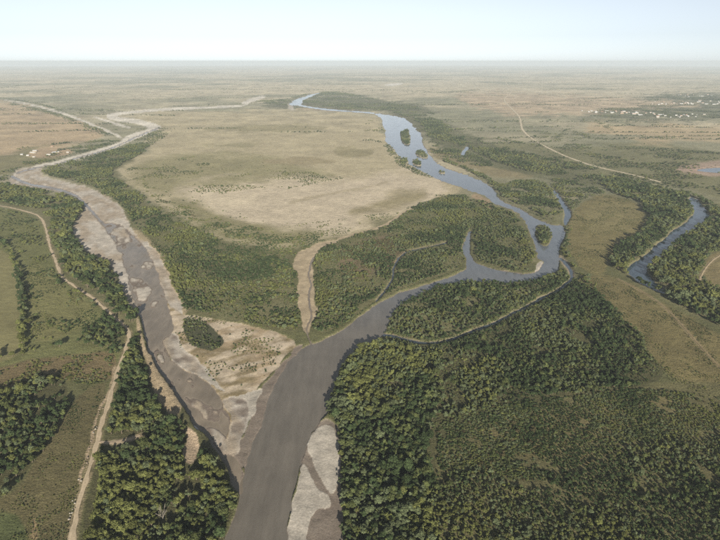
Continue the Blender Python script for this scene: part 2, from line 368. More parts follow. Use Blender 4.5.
def base_colour(X, Y, u, v, h, sand, sandw):
    D = np.sqrt(X * X + Y * Y)
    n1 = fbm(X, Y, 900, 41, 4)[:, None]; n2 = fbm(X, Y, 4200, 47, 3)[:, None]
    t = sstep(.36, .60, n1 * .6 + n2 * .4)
    c = np.array((0.37, 0.325, 0.225)) * t + np.array((0.19, 0.185, 0.118)) * (1 - t)  # far plain lightened: part of the haze is put into its colour
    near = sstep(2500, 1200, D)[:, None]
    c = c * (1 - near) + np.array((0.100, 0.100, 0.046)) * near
    # warp in pixels for ragged, feathered edges
    for pl, col, soft in G:
        sd = psd(u, v, pl, 14.0)
        jit = (fbm(X, Y, 70 if soft < 8 else 190, 53, 5) - .5) * soft * 2.4
        t = sstep(soft * .5, -soft * .5, sd + jit)[:, None]
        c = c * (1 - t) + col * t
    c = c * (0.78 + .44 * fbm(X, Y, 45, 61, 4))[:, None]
    # sand and gravel
    for i, (n, pl, top, col) in enumerate(SANDS):
        m = sand == i
        if m.any():
            k = np.array(col)
            if n == 'point_bar':
                a = sstep(.36, .66, fbm((X[m] + Y[m] * .55) * .45, (Y[m] - X[m] * .55) * 1.1, 16, 71, 5))[:, None]
                b_ = sstep(.45, .6, fbm(X[m], Y[m], 60, 73, 3))[:, None]
                k = (np.array((0.19, 0.15, 0.085)) * (1 - b_) + np.array((0.29, 0.225, 0.145)) * b_) * (1 - a) + np.array((0.40, 0.335, 0.25)) * a
            elif n == 'river_bed':
                a = sstep(.34, .64, fbm((X[m] * .42 - Y[m] * .91) / 3, X[m] * .91 + Y[m] * .42, 22, 75, 5))[:, None]
                k = np.array((0.30, 0.25, 0.19)) * (1 - a) + np.array((0.375, 0.34, 0.29)) * a
            w = sandw[m][:, None]
            c[m] = c[m] * (1 - w) + k * w * (.66 + .66 * fbm(X[m], Y[m], 11, 72, 5))[:, None]
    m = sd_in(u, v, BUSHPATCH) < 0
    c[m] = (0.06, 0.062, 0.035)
    wet = sstep(-1.45, -1.85, h)[:, None]
    c = c * (1 - wet) + np.array((0.15, 0.122, 0.10)) * wet
    rd = road_dist(X, Y)
    t = (sstep(4.0, 0.5, rd) * (fbm(X, Y, 9, 81, 2)) * 1.3)[:, None]
    t = np.clip(t, 0, 1)
    c = c * (1 - t * .7) + np.array((0.28, 0.22, 0.14)) * t * .7
    return c

def sd_in(u, v, pl): return psd(u, v, pl)

# ------------------------------------------------------------------ material tools
def mat(name):
    m = bpy.data.materials.new(name); m.use_nodes = True
    n = m.node_tree.nodes; n.clear()
    return m, m.node_tree

def node(t, kind, **kw):
    n = t.nodes.new(kind)
    for k, val in kw.items(): setattr(n, k, val)
    return n

def principled(t, rough=.9, spec=.2):
    b = node(t, 'ShaderNodeBsdfPrincipled'); o = node(t, 'ShaderNodeOutputMaterial')
    b.inputs['Roughness'].default_value = rough; b.inputs['Specular IOR Level'].default_value = spec
    t.links.new(b.outputs[0], o.inputs[0])
    return b

def noise(t, vec, scale, detail=3, rough=.55):
    n = node(t, 'ShaderNodeTexNoise'); n.inputs['Scale'].default_value = scale
    n.inputs['Detail'].default_value = detail; n.inputs['Roughness'].default_value = rough
    t.links.new(vec, n.inputs['Vector']); return n.outputs['Fac']

def mrange(t, val, a, b, c, d):
    n = node(t, 'ShaderNodeMapRange'); n.clamp = True
    for k, x in zip(('From Min', 'From Max', 'To Min', 'To Max'), (a, b, c, d)): n.inputs[k].default_value = x
    t.links.new(val, n.inputs['Value']); return n.outputs[0]

def math_(t, op, a, b):
    n = node(t, 'ShaderNodeMath', operation=op)
    for i, x in enumerate((a, b)):
        if isinstance(x, (int, float)): n.inputs[i].default_value = x
        else: t.links.new(x, n.inputs[i])
    return n.outputs[0]

def mul_colour(t, col, fac):
    n = node(t, 'ShaderNodeVectorMath', operation='SCALE')
    t.links.new(col, n.inputs[0])
    if isinstance(fac, (int, float)): n.inputs['Scale'].default_value = fac
    else: t.links.new(fac, n.inputs['Scale'])
    return n.outputs[0]

def ground_material(name, bump, speck, far=True):
    m, t = mat(name)
    b = principled(t, .95, .1)
    at = node(t, 'ShaderNodeAttribute', attribute_name='Col')
    geo = node(t, 'ShaderNodeNewGeometry'); pos = geo.outputs['Position']
    f1 = mrange(t, noise(t, pos, .55, 4, .65), .3, .7, 1 - speck, 1 + speck)
    f2 = mrange(t, noise(t, pos, .055, 4, .6), .3, .7, .84, 1.16)
    k = math_(t, 'MULTIPLY', f1, f2)
    if far:
        sep = node(t, 'ShaderNodeVectorMath', operation='LENGTH'); t.links.new(pos, sep.inputs[0])
        amp = mrange(t, sep.outputs['Value'], 1500, 5000, 0, 1)
        f3 = noise(t, pos, .0045, 6, .68)
        f3 = mrange(t, f3, .36, .64, -.3, .3)
        f3 = math_(t, 'ADD', math_(t, 'MULTIPLY', f3, amp), 1.0)
        k = math_(t, 'MULTIPLY', k, f3)
    t.links.new(mul_colour(t, at.outputs['Color'], k), b.inputs['Base Color'])
    bp = node(t, 'ShaderNodeBump'); bp.inputs['Strength'].default_value = bump; bp.inputs['Distance'].default_value = 1.0
    hsum = math_(t, 'ADD', noise(t, pos, .45, 4, .7), math_(t, 'MULTIPLY', noise(t, pos, .1, 2), 1.5))
    t.links.new(hsum, bp.inputs['Height']); t.links.new(bp.outputs[0], b.inputs['Normal'])
    return m

M_GROUND = ground_material('ground_grass_and_scrub', .9, .5)
M_SAND = ground_material('river_sand_and_gravel', .35, .22)
M_FIELD = ground_material('mown_field', .45, .22)

def water_material(name, rough, scale):
    """silt colour comes with the depth ("Col"), drawn out in streaks along the current"""
    m, t = mat(name)
    b = principled(t, rough, .5); b.inputs['IOR'].default_value = 1.33
    geo = node(t, 'ShaderNodeNewGeometry'); pos = geo.outputs['Position']
    at = node(t, 'ShaderNodeAttribute', attribute_name='Col')
    mp = node(t, 'ShaderNodeMapping'); mp.inputs['Rotation'].default_value = (0, 0, .45); mp.inputs['Scale'].default_value = (1, .16, 1)
    t.links.new(pos, mp.inputs['Vector'])
    k = math_(t, 'MULTIPLY', mrange(t, noise(t, mp.outputs[0], scale, 6, .65), .3, .7, .84, 1.16), mrange(t, noise(t, pos, .02, 4, .6), .3, .7, .9, 1.1))
    t.links.new(mul_colour(t, at.outputs['Color'], k), b.inputs['Base Color'])
    t.links.new(mrange(t, noise(t, pos, .015, 3), .35, .65, rough * .6, rough * 1.6), b.inputs['Roughness'])
    bp = node(t, 'ShaderNodeBump'); bp.inputs['Strength'].default_value = .06; bp.inputs['Distance'].default_value = .3
    t.links.new(noise(t, pos, .35, 4), bp.inputs['Height']); t.links.new(bp.outputs[0], b.inputs['Normal'])
    return m

M_MAIN = water_material('silty_river_water', .10, .10)
M_BRAID = water_material('muddy_shallow_water', .24, .14)
M_BLUE = water_material('clear_backwater', .12, .08)

# ------------------------------------------------------------------ the ground: one sheet to the horizon, channels carved into it
def smooth_all(me): me.polygons.foreach_set('use_smooth', np.ones(len(me.polygons), bool))

def mesh_from(name, V, Fq, mat_, colours=None):
    me = bpy.data.meshes.new(name)
    me.vertices.add(len(V)); me.vertices.foreach_set('co', V.astype(np.float32).ravel())
    me.loops.add(Fq.size); me.loops.foreach_set('vertex_index', Fq.astype(np.int32).ravel())
    k = Fq.shape[1]
    me.polygons.add(len(Fq)); me.polygons.foreach_set('loop_start', np.arange(0, Fq.size, k, dtype=np.int32))
    me.polygons.foreach_set('loop_total', np.full(len(Fq), k, np.int32))
    smooth_all(me)
    me.update(calc_edges=True)
    if colours is not None:
        a = me.attributes.new('Col', 'FLOAT_COLOR', 'POINT')
        c = np.ones((len(V), 4), np.float32); c[:, :3] = colours
        a.data.foreach_set('color', c.ravel())
    if mat_: me.materials.append(mat_)
    return me

def link(name, me, parent=None):
    o = bpy.data.objects.new(name, me); COL.objects.link(o)
    if parent: o.parent = parent
    return o

def sub_mesh(name, V, Fq, mask, mat_, colours=None):
    f = Fq[mask]
    idx = np.unique(f); rem = np.full(len(V), -1, np.int64); rem[idx] = np.arange(len(idx))
    return mesh_from(name, V[idx], rem[f], mat_, None if colours is None else colours[idx])

th = np.radians(np.concatenate([np.linspace(88, 52, 14)[:-1], np.linspace(52, 3.0, 560)[:-1], np.linspace(3.0, .42, 60)]))
R = H / np.tan(th)
az = np.radians(np.concatenate([np.linspace(-180, -40, 56)[:-1], np.linspace(-40, 40, 921)[:-1], np.linspace(40, 180, 56)]))[:-1]
nA, nR = len(az), len(R)
RR, AA = np.meshgrid(R, az, indexing='ij')
GX = (RR * np.sin(AA)).ravel(); GY = (RR * np.cos(AA)).ravel()
hh, wid, wd, sand, sandw, gu, gv = heights(GX, GY)
gcol = base_colour(GX, GY, gu, gv, hh, sand, sandw)
V = np.column_stack([GX, GY, hh])
ii, jj = np.meshgrid(np.arange(nR - 1), np.arange(nA), indexing='ij')
j2 = (jj + 1) % nA
Fq = np.column_stack([(ii * nA + jj).ravel(), (ii * nA + j2).ravel(), ((ii + 1) * nA + j2).ravel(), ((ii + 1) * nA + jj).ravel()])
# centre cap
V = np.vstack([V, [[0, 0, 0]]]); gcol = np.vstack([gcol, gcol[:1]])
nV = len(V)
FIELD1 = chaikin([(-100,240),(0,246),(13,256),(20,285),(22,330),(19,356),(0,362),(-100,385)], 2)
cen = Fq[:, 0]
fs = sand[cen].copy()
fs[(fs < 0) & (psd(gu[cen], gv[cen], FIELD1) < 0)] = 100
def structure(name, me):
    o = link(name, me); o['kind'] = 'structure'; return o
mk = fs == -1
me = sub_mesh('ground', V, Fq, mk, M_GROUND, gcol)
structure('ground', me)
cap = np.column_stack([np.arange(nA), np.roll(np.arange(nA), -1), np.full(nA, nV - 1)])[:, ::-1]
cv = np.vstack([V[:nA], V[nV - 1:]]); cf = np.column_stack([np.arange(nA), np.full(nA, nA), np.roll(np.arange(nA), -1)])
structure('ground', mesh_from('ground', cv, cf, M_GROUND, np.vstack([gcol[:nA], gcol[nV - 1:]])))
structure('field', sub_mesh('field', V, Fq, fs == 100, M_FIELD, gcol))
for i, (n, pl, top, c) in enumerate(SANDS):
    mk = fs == i
    if mk.any(): structure(n, sub_mesh(n, V, Fq, mk, M_SAND, gcol))
# water sheets lie level at WL under the banks' edges
Vw = V.copy(); Vw0 = V[:, 2].copy(); Vw[:, 2] = WL
fw = np.where((wd[cen] < 2.2) & (np.minimum.reduce([hh[Fq[:, k]] for k in range(4)]) < WL + .6), wid[cen], -1)
WM = {'main_river': M_MAIN, 'braided_river': M_BRAID, 'oxbow_river': M_BLUE, 'river_reach': M_BLUE, 'river_arm': M_BLUE, 'pond': M_BLUE, 'salt_pond': M_BLUE, 'creek': M_BLUE}
for i, (n, pl, hw) in enumerate(WATERS):
    mk = fw == i
    if not mk.any(): continue
    m_ = M_BRAID if i in (9, 10, 11) else WM[n]
    deep_c, shal_c = {M_MAIN: ((0.118, 0.106, 0.089), (0.165, 0.140, 0.112)), M_BRAID: ((0.135, 0.112, 0.084), (0.205, 0.170, 0.128)), M_BLUE: ((0.038, 0.058, 0.082), (0.085, 0.082, 0.070))}[m_]
    dp = np.exp(-np.clip(WL - Vw0, 0, 9) / .45)[:, None]
    wc = np.array(deep_c) * (1 - dp) + np.array(shal_c) * dp
    if n == 'main_river':      # silt thins upstream; sky reflection is put into the bluer colour too
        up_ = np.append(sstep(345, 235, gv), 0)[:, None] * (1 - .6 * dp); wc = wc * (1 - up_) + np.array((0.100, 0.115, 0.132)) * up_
    structure(n, sub_mesh(n, Vw, Fq, mk, m_, wc))

# ------------------------------------------------------------------ roads
def road_material():
    m, t = mat('dusty_earth_road')
    b = principled(t, .95, .1)
    at = node(t, 'ShaderNodeAttribute', attribute_name='Col')
    pos = node(t, 'ShaderNodeNewGeometry').outputs['Position']
    k = math_(t, 'MULTIPLY', mrange(t, noise(t, pos, .5, 4), .3, .7, .82, 1.18), mrange(t, noise(t, pos, .06, 3), .3, .7, .88, 1.12))
    t.links.new(mul_colour(t, at.outputs['Color'], k), b.inputs['Base Color'])
    return m
M_ROAD = road_material()
for n, ln, w, c in ROADW:
    # resample
    seg = np.hypot(*np.diff(ln, axis=0).T); s = np.concatenate([[0], np.cumsum(seg)])
    step = 3.0 if s[-1] < 3000 else 12.0
    ss = np.arange(0, s[-1], step)
    x = np.interp(ss, s, ln[:, 0]); y = np.interp(ss, s, ln[:, 1])
    tx, ty = np.gradient(x), np.gradient(y); L = np.hypot(tx, ty) + 1e-9; nx, ny = -ty / L, tx / L
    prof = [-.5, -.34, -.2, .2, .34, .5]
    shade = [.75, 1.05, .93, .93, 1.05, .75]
    vs_, cs_ = [], []
    for kf, sh in zip(prof, shade):
        wob = 1 + (.6 if abs(kf) == .5 else .08) * (vnoise(ss, ss * 0 + kf * 40, 11, 91) * 2 - 1)
        px, py = x + nx * w * kf * wob, y + ny * w * kf * wob
        hz = heights(px, py)[0]
        lift = .22 + .00006 * np.hypot(px, py)
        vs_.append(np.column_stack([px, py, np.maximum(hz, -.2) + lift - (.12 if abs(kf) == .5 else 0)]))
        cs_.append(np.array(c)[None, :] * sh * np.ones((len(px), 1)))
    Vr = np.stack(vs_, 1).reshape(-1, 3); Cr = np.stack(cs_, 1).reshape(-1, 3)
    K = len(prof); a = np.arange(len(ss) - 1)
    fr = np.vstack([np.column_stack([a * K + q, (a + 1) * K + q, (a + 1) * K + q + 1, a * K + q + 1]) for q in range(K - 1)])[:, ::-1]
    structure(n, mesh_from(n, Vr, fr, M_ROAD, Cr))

# ------------------------------------------------------------------ foliage
TONES = [('olive', (0.077, 0.091, 0.035)), ('dark green', (0.041, 0.058, 0.025)), ('yellow-green', (0.101, 0.110, 0.038)), ('grey-green', (0.090, 0.108, 0.056))]
def foliage_material(name, col):
    m, t = mat(name)
    o = node(t, 'ShaderNodeOutputMaterial')
    oi = node(t, 'ShaderNodeObjectInfo')
    pos = node(t, 'ShaderNodeNewGeometry').outputs['Position']
    rgb = node(t, 'ShaderNodeRGB'); rgb.outputs[0].default_value = (*col, 1)
    k = math_(t, 'MULTIPLY', mrange(t, oi.outputs['Random'], 0, 1, .68, 1.34), mrange(t, noise(t, pos, .8, 2), .3, .7, .75, 1.25))
    c = mul_colour(t, rgb.outputs[0], k)
    d = node(t, 'ShaderNodeBsdfDiffuse'); tr = node(t, 'ShaderNodeBsdfTranslucent'); mx = node(t, 'ShaderNodeMixShader'); mx.inputs[0].default_value = .22
    t.links.new(c, d.inputs[0]); t.links.new(c, tr.inputs[0]); t.links.new(d.outputs[0], mx.inputs[1]); t.links.new(tr.outputs[0], mx.inputs[2]); t.links.new(mx.outputs[0], o.inputs[0])
    return m
M_LEAF = [foliage_material('leaves_' + n.replace(' ', '_').replace('-', '_'), c) for n, c in TONES]
M_BROWN = foliage_material('brown_shrub_leaves', (0.078, 0.069, 0.036))
def plain(name, col, rough=.9, scale=2.0, var=.25):
    m, t = mat(name); b = principled(t, rough, .2)
    rgb = node(t, 'ShaderNodeRGB'); rgb.outputs[0].default_value = (*col, 1)
    pos = node(t, 'ShaderNodeNewGeometry').outputs['Position']
    t.links.new(mul_colour(t, rgb.outputs[0], mrange(t, noise(t, pos, scale, 4), .3, .7, 1 - var, 1 + var)), b.inputs['Base Color'])
    return m
M_BARK = plain('bark', (0.12, 0.095, 0.07), .9, 3)
M_DEAD = plain('bleached_wood', (0.15, 0.135, 0.11), .8, 3)

def crown_mesh(name, seed, lumps, leaf, per, material, squash=.85, core=True):
    """leaf sprays spread through several lumps; unit: metres"""
    r = np.random.default_rng(seed)
    VV, FF = [], []
    n = 0
    for (cx, cy, cz, rad) in lumps:
        if core:
            bm = bmesh.new(); bmesh.ops.create_icosphere(bm, subdivisions=1, radius=rad * .74)
            for vt in bm.verts:
                vt.co *= r.uniform(.8, 1.15)
                VV.append((cx + vt.co.x, cy + vt.co.y, cz + vt.co.z * squash))
            for f in bm.faces: FF.append(tuple(n + q.index for q in f.verts) + (-1,))
            n += len(bm.verts); bm.free()
        for _ in range(per):
            d = r.normal(size=3); d /= np.linalg.norm(d)
            if d[2] < -.45: d[2] *= -1
            p = np.array([cx, cy, cz]) + d * rad * r.uniform(.72, 1.08) * np.array([1, 1, squash])
            nrm = d * .9 + r.normal(size=3) * .45; nrm /= np.linalg.norm(nrm)
            a = np.cross(nrm, r.normal(size=3)); a /= np.linalg.norm(a); b = np.cross(nrm, a)
            s = leaf * r.uniform(.6, 1.3)
            q = [p + a * s * .5 * r.uniform(.7, 1.2), p + b * s * .5 * r.uniform(.7, 1.2), p - a * s * .5 * r.uniform(.7, 1.2), p - b * s * .5 * r.uniform(.7, 1.2)]
            VV += [tuple(x) for x in q]; FF.append((n, n + 1, n + 2, n + 3)); n += 4
    me = bpy.data.meshes.new(name)
    me.from_pydata(VV, [], [tuple(i for i in f if i >= 0) for f in FF]); me.update()
    me.materials.append(material)
    return me

def tube(bm, pts, radii, sides=6):
    rings = []
    for i, (p, rd) in enumerate(zip(pts, radii)):
        p = Vector(p)
        d = (Vector(pts[min(i + 1, len(pts) - 1)]) - Vector(pts[max(i - 1, 0)])).normalized()
        a = d.orthogonal().normalized(); b = d.cross(a)
        rings.append([bm.verts.new(p + (a * math.cos(q) + b * math.sin(q)) * rd) for q in [2 * math.pi * k / sides for k in range(sides)]])
    for r0, r1 in zip(rings, rings[1:]):
        for k in range(sides):
            bm.faces.new((r0[k], r0[(k + 1) % sides], r1[(k + 1) % sides], r1[k]))
    bm.faces.new(rings[-1])

# four tree shapes, height 10 m nominal
SHAPES = ['round', 'broad', 'tall', 'ragged']
rs = np.random.default_rng(3)
def lumps_for(kind):
    L = []
    if kind == 'round':
        L.append((0, 0, 6.0, 3.0))
        for k in range(6):
            a = k * 1.05 + rs.uniform(-.3, .3); L.append((2.1 * math.cos(a), 2.1 * math.sin(a), rs.uniform(4.6, 7.2), rs.uniform(1.5, 2.0)))
        L.append((.4, -.3, 8.2, 1.7))
    elif kind == 'broad':
        for k in range(9):
            a = k * .72 + rs.uniform(-.3, .3); q = rs.uniform(1.6, 3.3); L.append((q * math.cos(a), q * math.sin(a), rs.uniform(5.2, 7.8), rs.uniform(1.4, 2.2)))
        L.append((0, 0, 7.2, 2.6))
    elif kind == 'tall':
        for k in range(7):
            a = rs.uniform(0, 6.28); q = rs.uniform(.2, 1.2); L.append((q * math.cos(a), q * math.sin(a), 3.6 + k * .95, rs.uniform(1.3, 1.9) * (1.1 - .06 * k)))
    else:
        for k in range(8):
            a = rs.uniform(0, 6.28); q = rs.uniform(.6, 3.4); L.append((q * math.cos(a), q * math.sin(a), rs.uniform(4.2, 8.8), rs.uniform(1.0, 1.9)))
    return L
LUMPS = [lumps_for(k) for k in SHAPES]
CROWNS = [[crown_mesh('tree_crown', 100 + s, LUMPS[s], .95, 52, M_LEAF[tn]) for tn in range(4)] for s in range(4)]
TRUNKS = []
for s in range(4):
    bm = bmesh.new()
    tube(bm, [(0, 0, -.6), (.05, 0, 1.5), (.1, .1, 3.5), (0, 0, 6.5)], [.34, .26, .2, .08])
    for (cx, cy, cz, rd) in LUMPS[s][:6]:
        tube(bm, [(.06, .05, 2.2 + rs.uniform(0, 1.2)), (cx * .5, cy * .5, cz * .75), (cx, cy, cz)], [.13, .09, .04], 5)
    me = bpy.data.meshes.new('tree_trunk'); bm.to_mesh(me); bm.free(); me.materials.append(M_BARK); TRUNKS.append(me)

def joined(name, a, b):
    """trunk and crown in one mesh, for the uncounted wood"""
    bm = bmesh.new(); bm.from_mesh(a); nf = len(bm.faces); bm.from_mesh(b)
    bm.faces.ensure_lookup_table()
    for f in bm.faces[nf:]: f.material_index = 1
    me = bpy.data.meshes.new(name); bm.to_mesh(me); bm.free()
    me.materials.append(a.materials[0]); me.materials.append(b.materials[0])
    return me
# far trees: lighter sprays; shrubs: low mounds
FARL = [[(0, 0, 5.6, 3.1), (1.6, .6, 7.2, 1.9), (-1.5, -.9, 6.9, 1.8), (.2, -1.8, 5.2, 1.9)], [(0, 0, 5.2, 3.3), (-1.9, .8, 6.6, 2.0), (1.5, -1.4, 6.4, 1.8), (.3, 1.8, 7.3, 1.6)]]
SHR = [[(0, 0, .9, 1.1), (.8, .3, .8, .8), (-.6, .6, .9, .75), (.1, -.8, .75, .8)], [(0, 0, 1.1, 1.0), (.5, -.6, 1.2, .8), (-.8, -.1, .7, .8)]]
protos = []     # order: 16 near trees, 8 far trees, 10 shrubs
for s in range(4):
    for tn in range(4): protos.append(joined('wood_tree', TRUNKS[s], CROWNS[s][tn]))
for s in range(2):
    for tn in range(4): protos.append(crown_mesh('far_tree', 200 + s, FARL[s], 1.5, 26, M_LEAF[tn]))
BUSHM = []
for s in range(2):
    for tn in range(4):
        me = crown_mesh('bush', 300 + s, SHR[s], .55, 30, M_LEAF[tn], .8); BUSHM.append(me); protos.append(me)
    me = crown_mesh('bush', 310 + s, SHR[s], .55, 30, M_BROWN, .8); BUSHM.append(me); protos.append(me)
pcol = bpy.data.collections.new('foliage_sources')
for i, me in enumerate(protos):
    pcol.objects.link(bpy.data.objects.new('foliage_source_%03d' % i, me))

# ------------------------------------------------------------------ scatter zones
# kind: T tall trees, M middle trees, S shrubs, B brown shrubs ; spacing m ; coverage 0-1 ; height range m
Z = []
EXPAND = {}
def z(kind, sp, cov, hmin, hmax, *pts, wl=60, ex=0):
    if ex: EXPAND[len(Z)] = ex
    Z.append((kind, sp, cov, hmin, hmax, chaikin(pts, 2, True), wl))
z('T', 5.0, .92, 4.5, 13, (60,640),(84,545),(100,470),(108,445),(116,400),(126,372),(130,345),(135,340),(138,352),(142,375),(148,388),(146,394),(152,402),(164,420),(180,424),(184,436),(180,455),(190,468),(201,450),(213,450),(226,468),(237,497),(229,515),(217,540),(215,640), wl=35, ex=2)
z('T', 6.2, .66, 5, 11, (-150,395),(0,395),(20,385),(45,378),(68,380),(72,395),(66,410),(52,430),(45,445),(30,465),(15,485),(5,500),(-150,520), wl=30)
z('T', 8.0, .80, 7, 14, (-100,180),(0,185),(12,186),(30,190),(55,194),(72,200),(82,208),(80,216),(70,226),(70,238),(85,252),(102,262),(114,274),(121,288),(126,302),(136,314),(140,318),(133,327),(122,320),(112,312),(100,300),(85,288),(68,280),(61,268),(56,250),(51,232),(47,214),(28,207),(0,202),(-100,195), wl=45)
z('T', 7.5, .75, 6, 10, (84,334),(98,318),(108,316),(120,328),(125,345),(116,362),(100,352),(86,348), wl=30)
z('M', 9.0, .42, 3, 7, (-60,206),(0,208),(40,219),(45,240),(51,262),(30,262),(12,248),(0,236),(-60,232), wl=40)
z('S', 8.0, .22, 2, 4.5, (26,255),(50,262),(62,284),(95,306),(96,322),(60,338),(28,345), wl=40)
z('S', 3.6, .62, .8, 3, (-60,385),(0,366),(40,356),(90,350),(118,350),(112,385),(70,378),(0,390), wl=25)
z('S', 2.6, .48, .5, 1.5, (-60,520),(10,500),(52,440),(72,395),(110,372),(104,410),(92,450),(76,500),(66,545),(60,600),(-100,600), wl=20)
z('M', 7.2, .80, 4, 9, (35,172),(62,165),(100,155),(125,147),(145,142),(150,150),(125,162),(110,170),(115,178),(135,190),(150,203),(160,213),(165,230),(155,240),(140,234),(128,220),(122,205),(108,194),(93,188),(80,183),(60,178), wl=70)
z('M', 5.4, .72, 3, 7.5, (135,232),(160,212),(175,222),(200,232),(225,242),(245,250),(290,263),(295,280),(298,300),(301,320),(294,334),(264,326),(240,319),(207,314),(180,307),(170,292),(163,268),(152,247), wl=45)
z('S', 5.0, .5, 1.2, 3.6, (150,196),(180,205),(230,222),(290,236),(330,232),(330,244),(300,264),(250,260),(200,240),(165,222), wl=35)
z('S', 6.0, .12, 1.2, 3, (110,165),(150,175),(190,198),(240,216),(300,226),(380,215),(440,192),(450,198),(400,216),(330,238),(250,244),(180,222),(140,195), wl=50)
z('M', 5.0, .74, 2.5, 7, (320,250),(330,243),(357,235),(387,227),(400,215),(420,205),(445,197),(465,195),(470,200),(480,210),(485,222),(477,228),(466,232),(461,240),(463,250),(465,262),(463,267),(447,273),(420,281),(397,289),(378,297),(360,311),(340,325),(322,335),(312,331),(320,312),(316,300),(314,268), wl=50, ex=1.2)
z('B', 4.2, .6, 2, 4, (345,245),(385,235),(415,240),(395,262),(360,280),(340,275), wl=40)
z('M', 5.4, .72, 2.5, 7.5, (475,228),(485,222),(478,212),(470,200),(490,204),(503,210),(514,214),(520,222),(526,236),(533,250),(535,258),(532,270),(517,270),(500,267),(487,263),(477,258),(474,245), wl=45, ex=1.5)
z('M', 5.2, .74, 2.5, 8, (390,325),(393,315),(402,306),(422,295),(442,287),(467,285),(480,284),(513,286),(540,282),(552,279),(562,274),(568,264),(572,276),(550,291),(530,303),(505,316),(480,326),(455,336),(430,340),(408,335), wl=50, ex=3)
z('T', 4.2, .88, 3.5, 10.5, (333,392),(338,378),(344,366),(360,353),(378,346),(395,341),(415,347),(430,348),(446,352),(428,380),(446,412),(422,440),(430,470),(412,500),(444,540),(430,600),(440,640),(335,640),(343,540),(342,470),(341,440),(334,420),(331,405), wl=24, ex=3)
z('M', 4.2, .76, 2, 7.5, (415,349),(475,335),(500,325),(525,312),(548,300),(565,290),(580,281),(590,282),(600,290),(615,306),(627,322),(640,336),(655,352),(664,370),(640,388),(600,392),(560,392),(520,398),(480,416),(450,432),(418,430),(412,390), wl=38)
z('S', 2.5, .84, .8, 2.7, (436,430),(470,418),(520,398),(600,392),(668,385),(720,395),(800,395),(800,440),(720,432),(660,437),(620,448),(580,465),(540,480),(500,480),(470,470),(436,480), wl=22)
z('M', 3.7, .82, 1.8, 5.2, (412,470),(470,470),(500,482),(540,482),(580,468),(620,450),(660,440),(720,433),(820,430),(820,640),(418,640), wl=30)
z('S', 3.4, .42, .6, 1.6, (575,275),(618,280),(665,306),(720,336),(800,380),(800,395),(720,392),(668,383),(640,335),(605,295), wl=20)
z('S', 4.5, .4, .6, 1.6, (572,215),(590,195),(620,196),(642,204),(646,226),(636,238),(618,246),(612,262),(600,275),(585,272),(572,256),(566,240), wl=30)
z('T', 8.0, .90, 7, 13, (600,178),(625,180),(660,188),(690,194),(712,201),(725,212),(760,235),(760,250),(722,250),(706,262),(700,275),(706,284),(760,305),(760,345),(720,327),(663,299),(640,283),(618,271),(612,262),(615,250),(622,243),(640,238),(648,228),(645,212),(643,203),(625,198),(607,190), wl=60)
z('M', 6.5, .86, 4, 9, (440,160),(455,164),(478,175),(492,183),(500,196),(515,203),(535,214),(548,220),(560,221),(564,212),(560,201),(552,190),(545,184),(525,180),(505,186),(495,180),(470,168),(445,158), wl=60)
z('M', 8.0, .7, 4, 9, (560,178),(600,188),(605,196),(590,196),(576,210),(572,214),(566,204),(556,190),(548,182), wl=60)
z('M', 11., .66, 5, 11, (386,112),(410,111),(425,114),(445,124),(465,134),(490,145),(520,152),(560,161),(600,171),(640,181),(660,187),(600,186),(560,178),(520,170),(500,164),(480,156),(462,146),(440,140),(426,138),(424,128),(412,117), wl=150)
z('M', 9.0, .55, 4, 9, (427,141),(440,142),(460,148),(480,158),(500,166),(480,168),(455,160),(440,158),(432,154), wl=110)
z('M', 15., .55, 5, 11, (255,104),(286,100),(300,95.5),(325,91),(345,93),(370,98),(420,107),(440,117),(420,111.5),(385,110.5),(350,110.5),(300,107.5),(297,106), wl=260)
z('M', 15., .40, 5, 10, (160,107),(240,103),(290,98),(285,101),(245,104),(200,106.5), wl=260)
z('S', 13., .34, 2.5, 6, (485,147),(560,142),(720,152),(800,160),(800,215),(720,198),(640,181),(560,163), wl=120)
z('M', 14., .26, 4, 9, (586,110),(640,106),(650,96),(690,93),(740,94),(760,112),(740,118),(690,119),(640,119),(590,117), wl=170)
z('M', 8.0, .6, 3, 7, (380,143),(392,147),(398,157),(408,165),(424,173),(436,178),(428,178),(408,170),(392,163),(390,152), wl=60)
z('M', 9.0, .6, 4, 8, (70,146),(100,140),(122,141),(106,149),(80,155),(60,160),(20,170),(8,178),(0,182),(-40,182),(0,172),(30,163), wl=90)
z('M', 10., .5, 3, 7, (100,152),(140,137),(165,128),(172,134),(150,146),(130,155), wl=90)
z('S', 4.5, .5, .8, 2.2, (26,255),(50,262),(62,284),(95,306),(96,322),(60,338),(28,345), wl=30)
z('S', 5.0, .3, .8, 2.4, (176,312),(207,318),(240,323),(290,340),(270,368),(240,392),(215,384),(190,360),(178,335), wl=25)
z('S', 10., .24, 2, 4, (110,172),(160,158),(250,155),(335,178),(330,186),(250,188),(190,200),(160,205), wl=130)
for q in [q for q in Z if q[0] == 'M' and q[1] < 6.0]: Z.append(('S', 4.2, .8, .7, 2.2, q[5], 40))
for pl in ISLES: Z.append(('M', 7.0, .95, 4, 9, pl, 60))
Z.append(('M', 4.6, .62, 1.5, 5.5, BUSHPATCH, 18))
BARZ = [len(Z) - 1] + [i for i, q in enumerate(Z) if q[0] == 'S' and q[3] == .8 and q[4] == 2.4]
CLEAR = [chaikin(q, 1) for q in ([(102,437),(144,431),(147,446),(128,452),(104,454)], [(184,426),(194,427),(203,444),(202,462),(190,478),(182,466)], [(136,318),(147,340),(162,370),(182,398),(190,416),(178,430),(160,414),(149,394),(145,366),(139,345)], [(196,440),(208,440),(222,458),(234,478),(240,498),(233,500),(222,480),(210,460)], [(154,512),(172,510),(176,524),(164,532),(154,528)])]
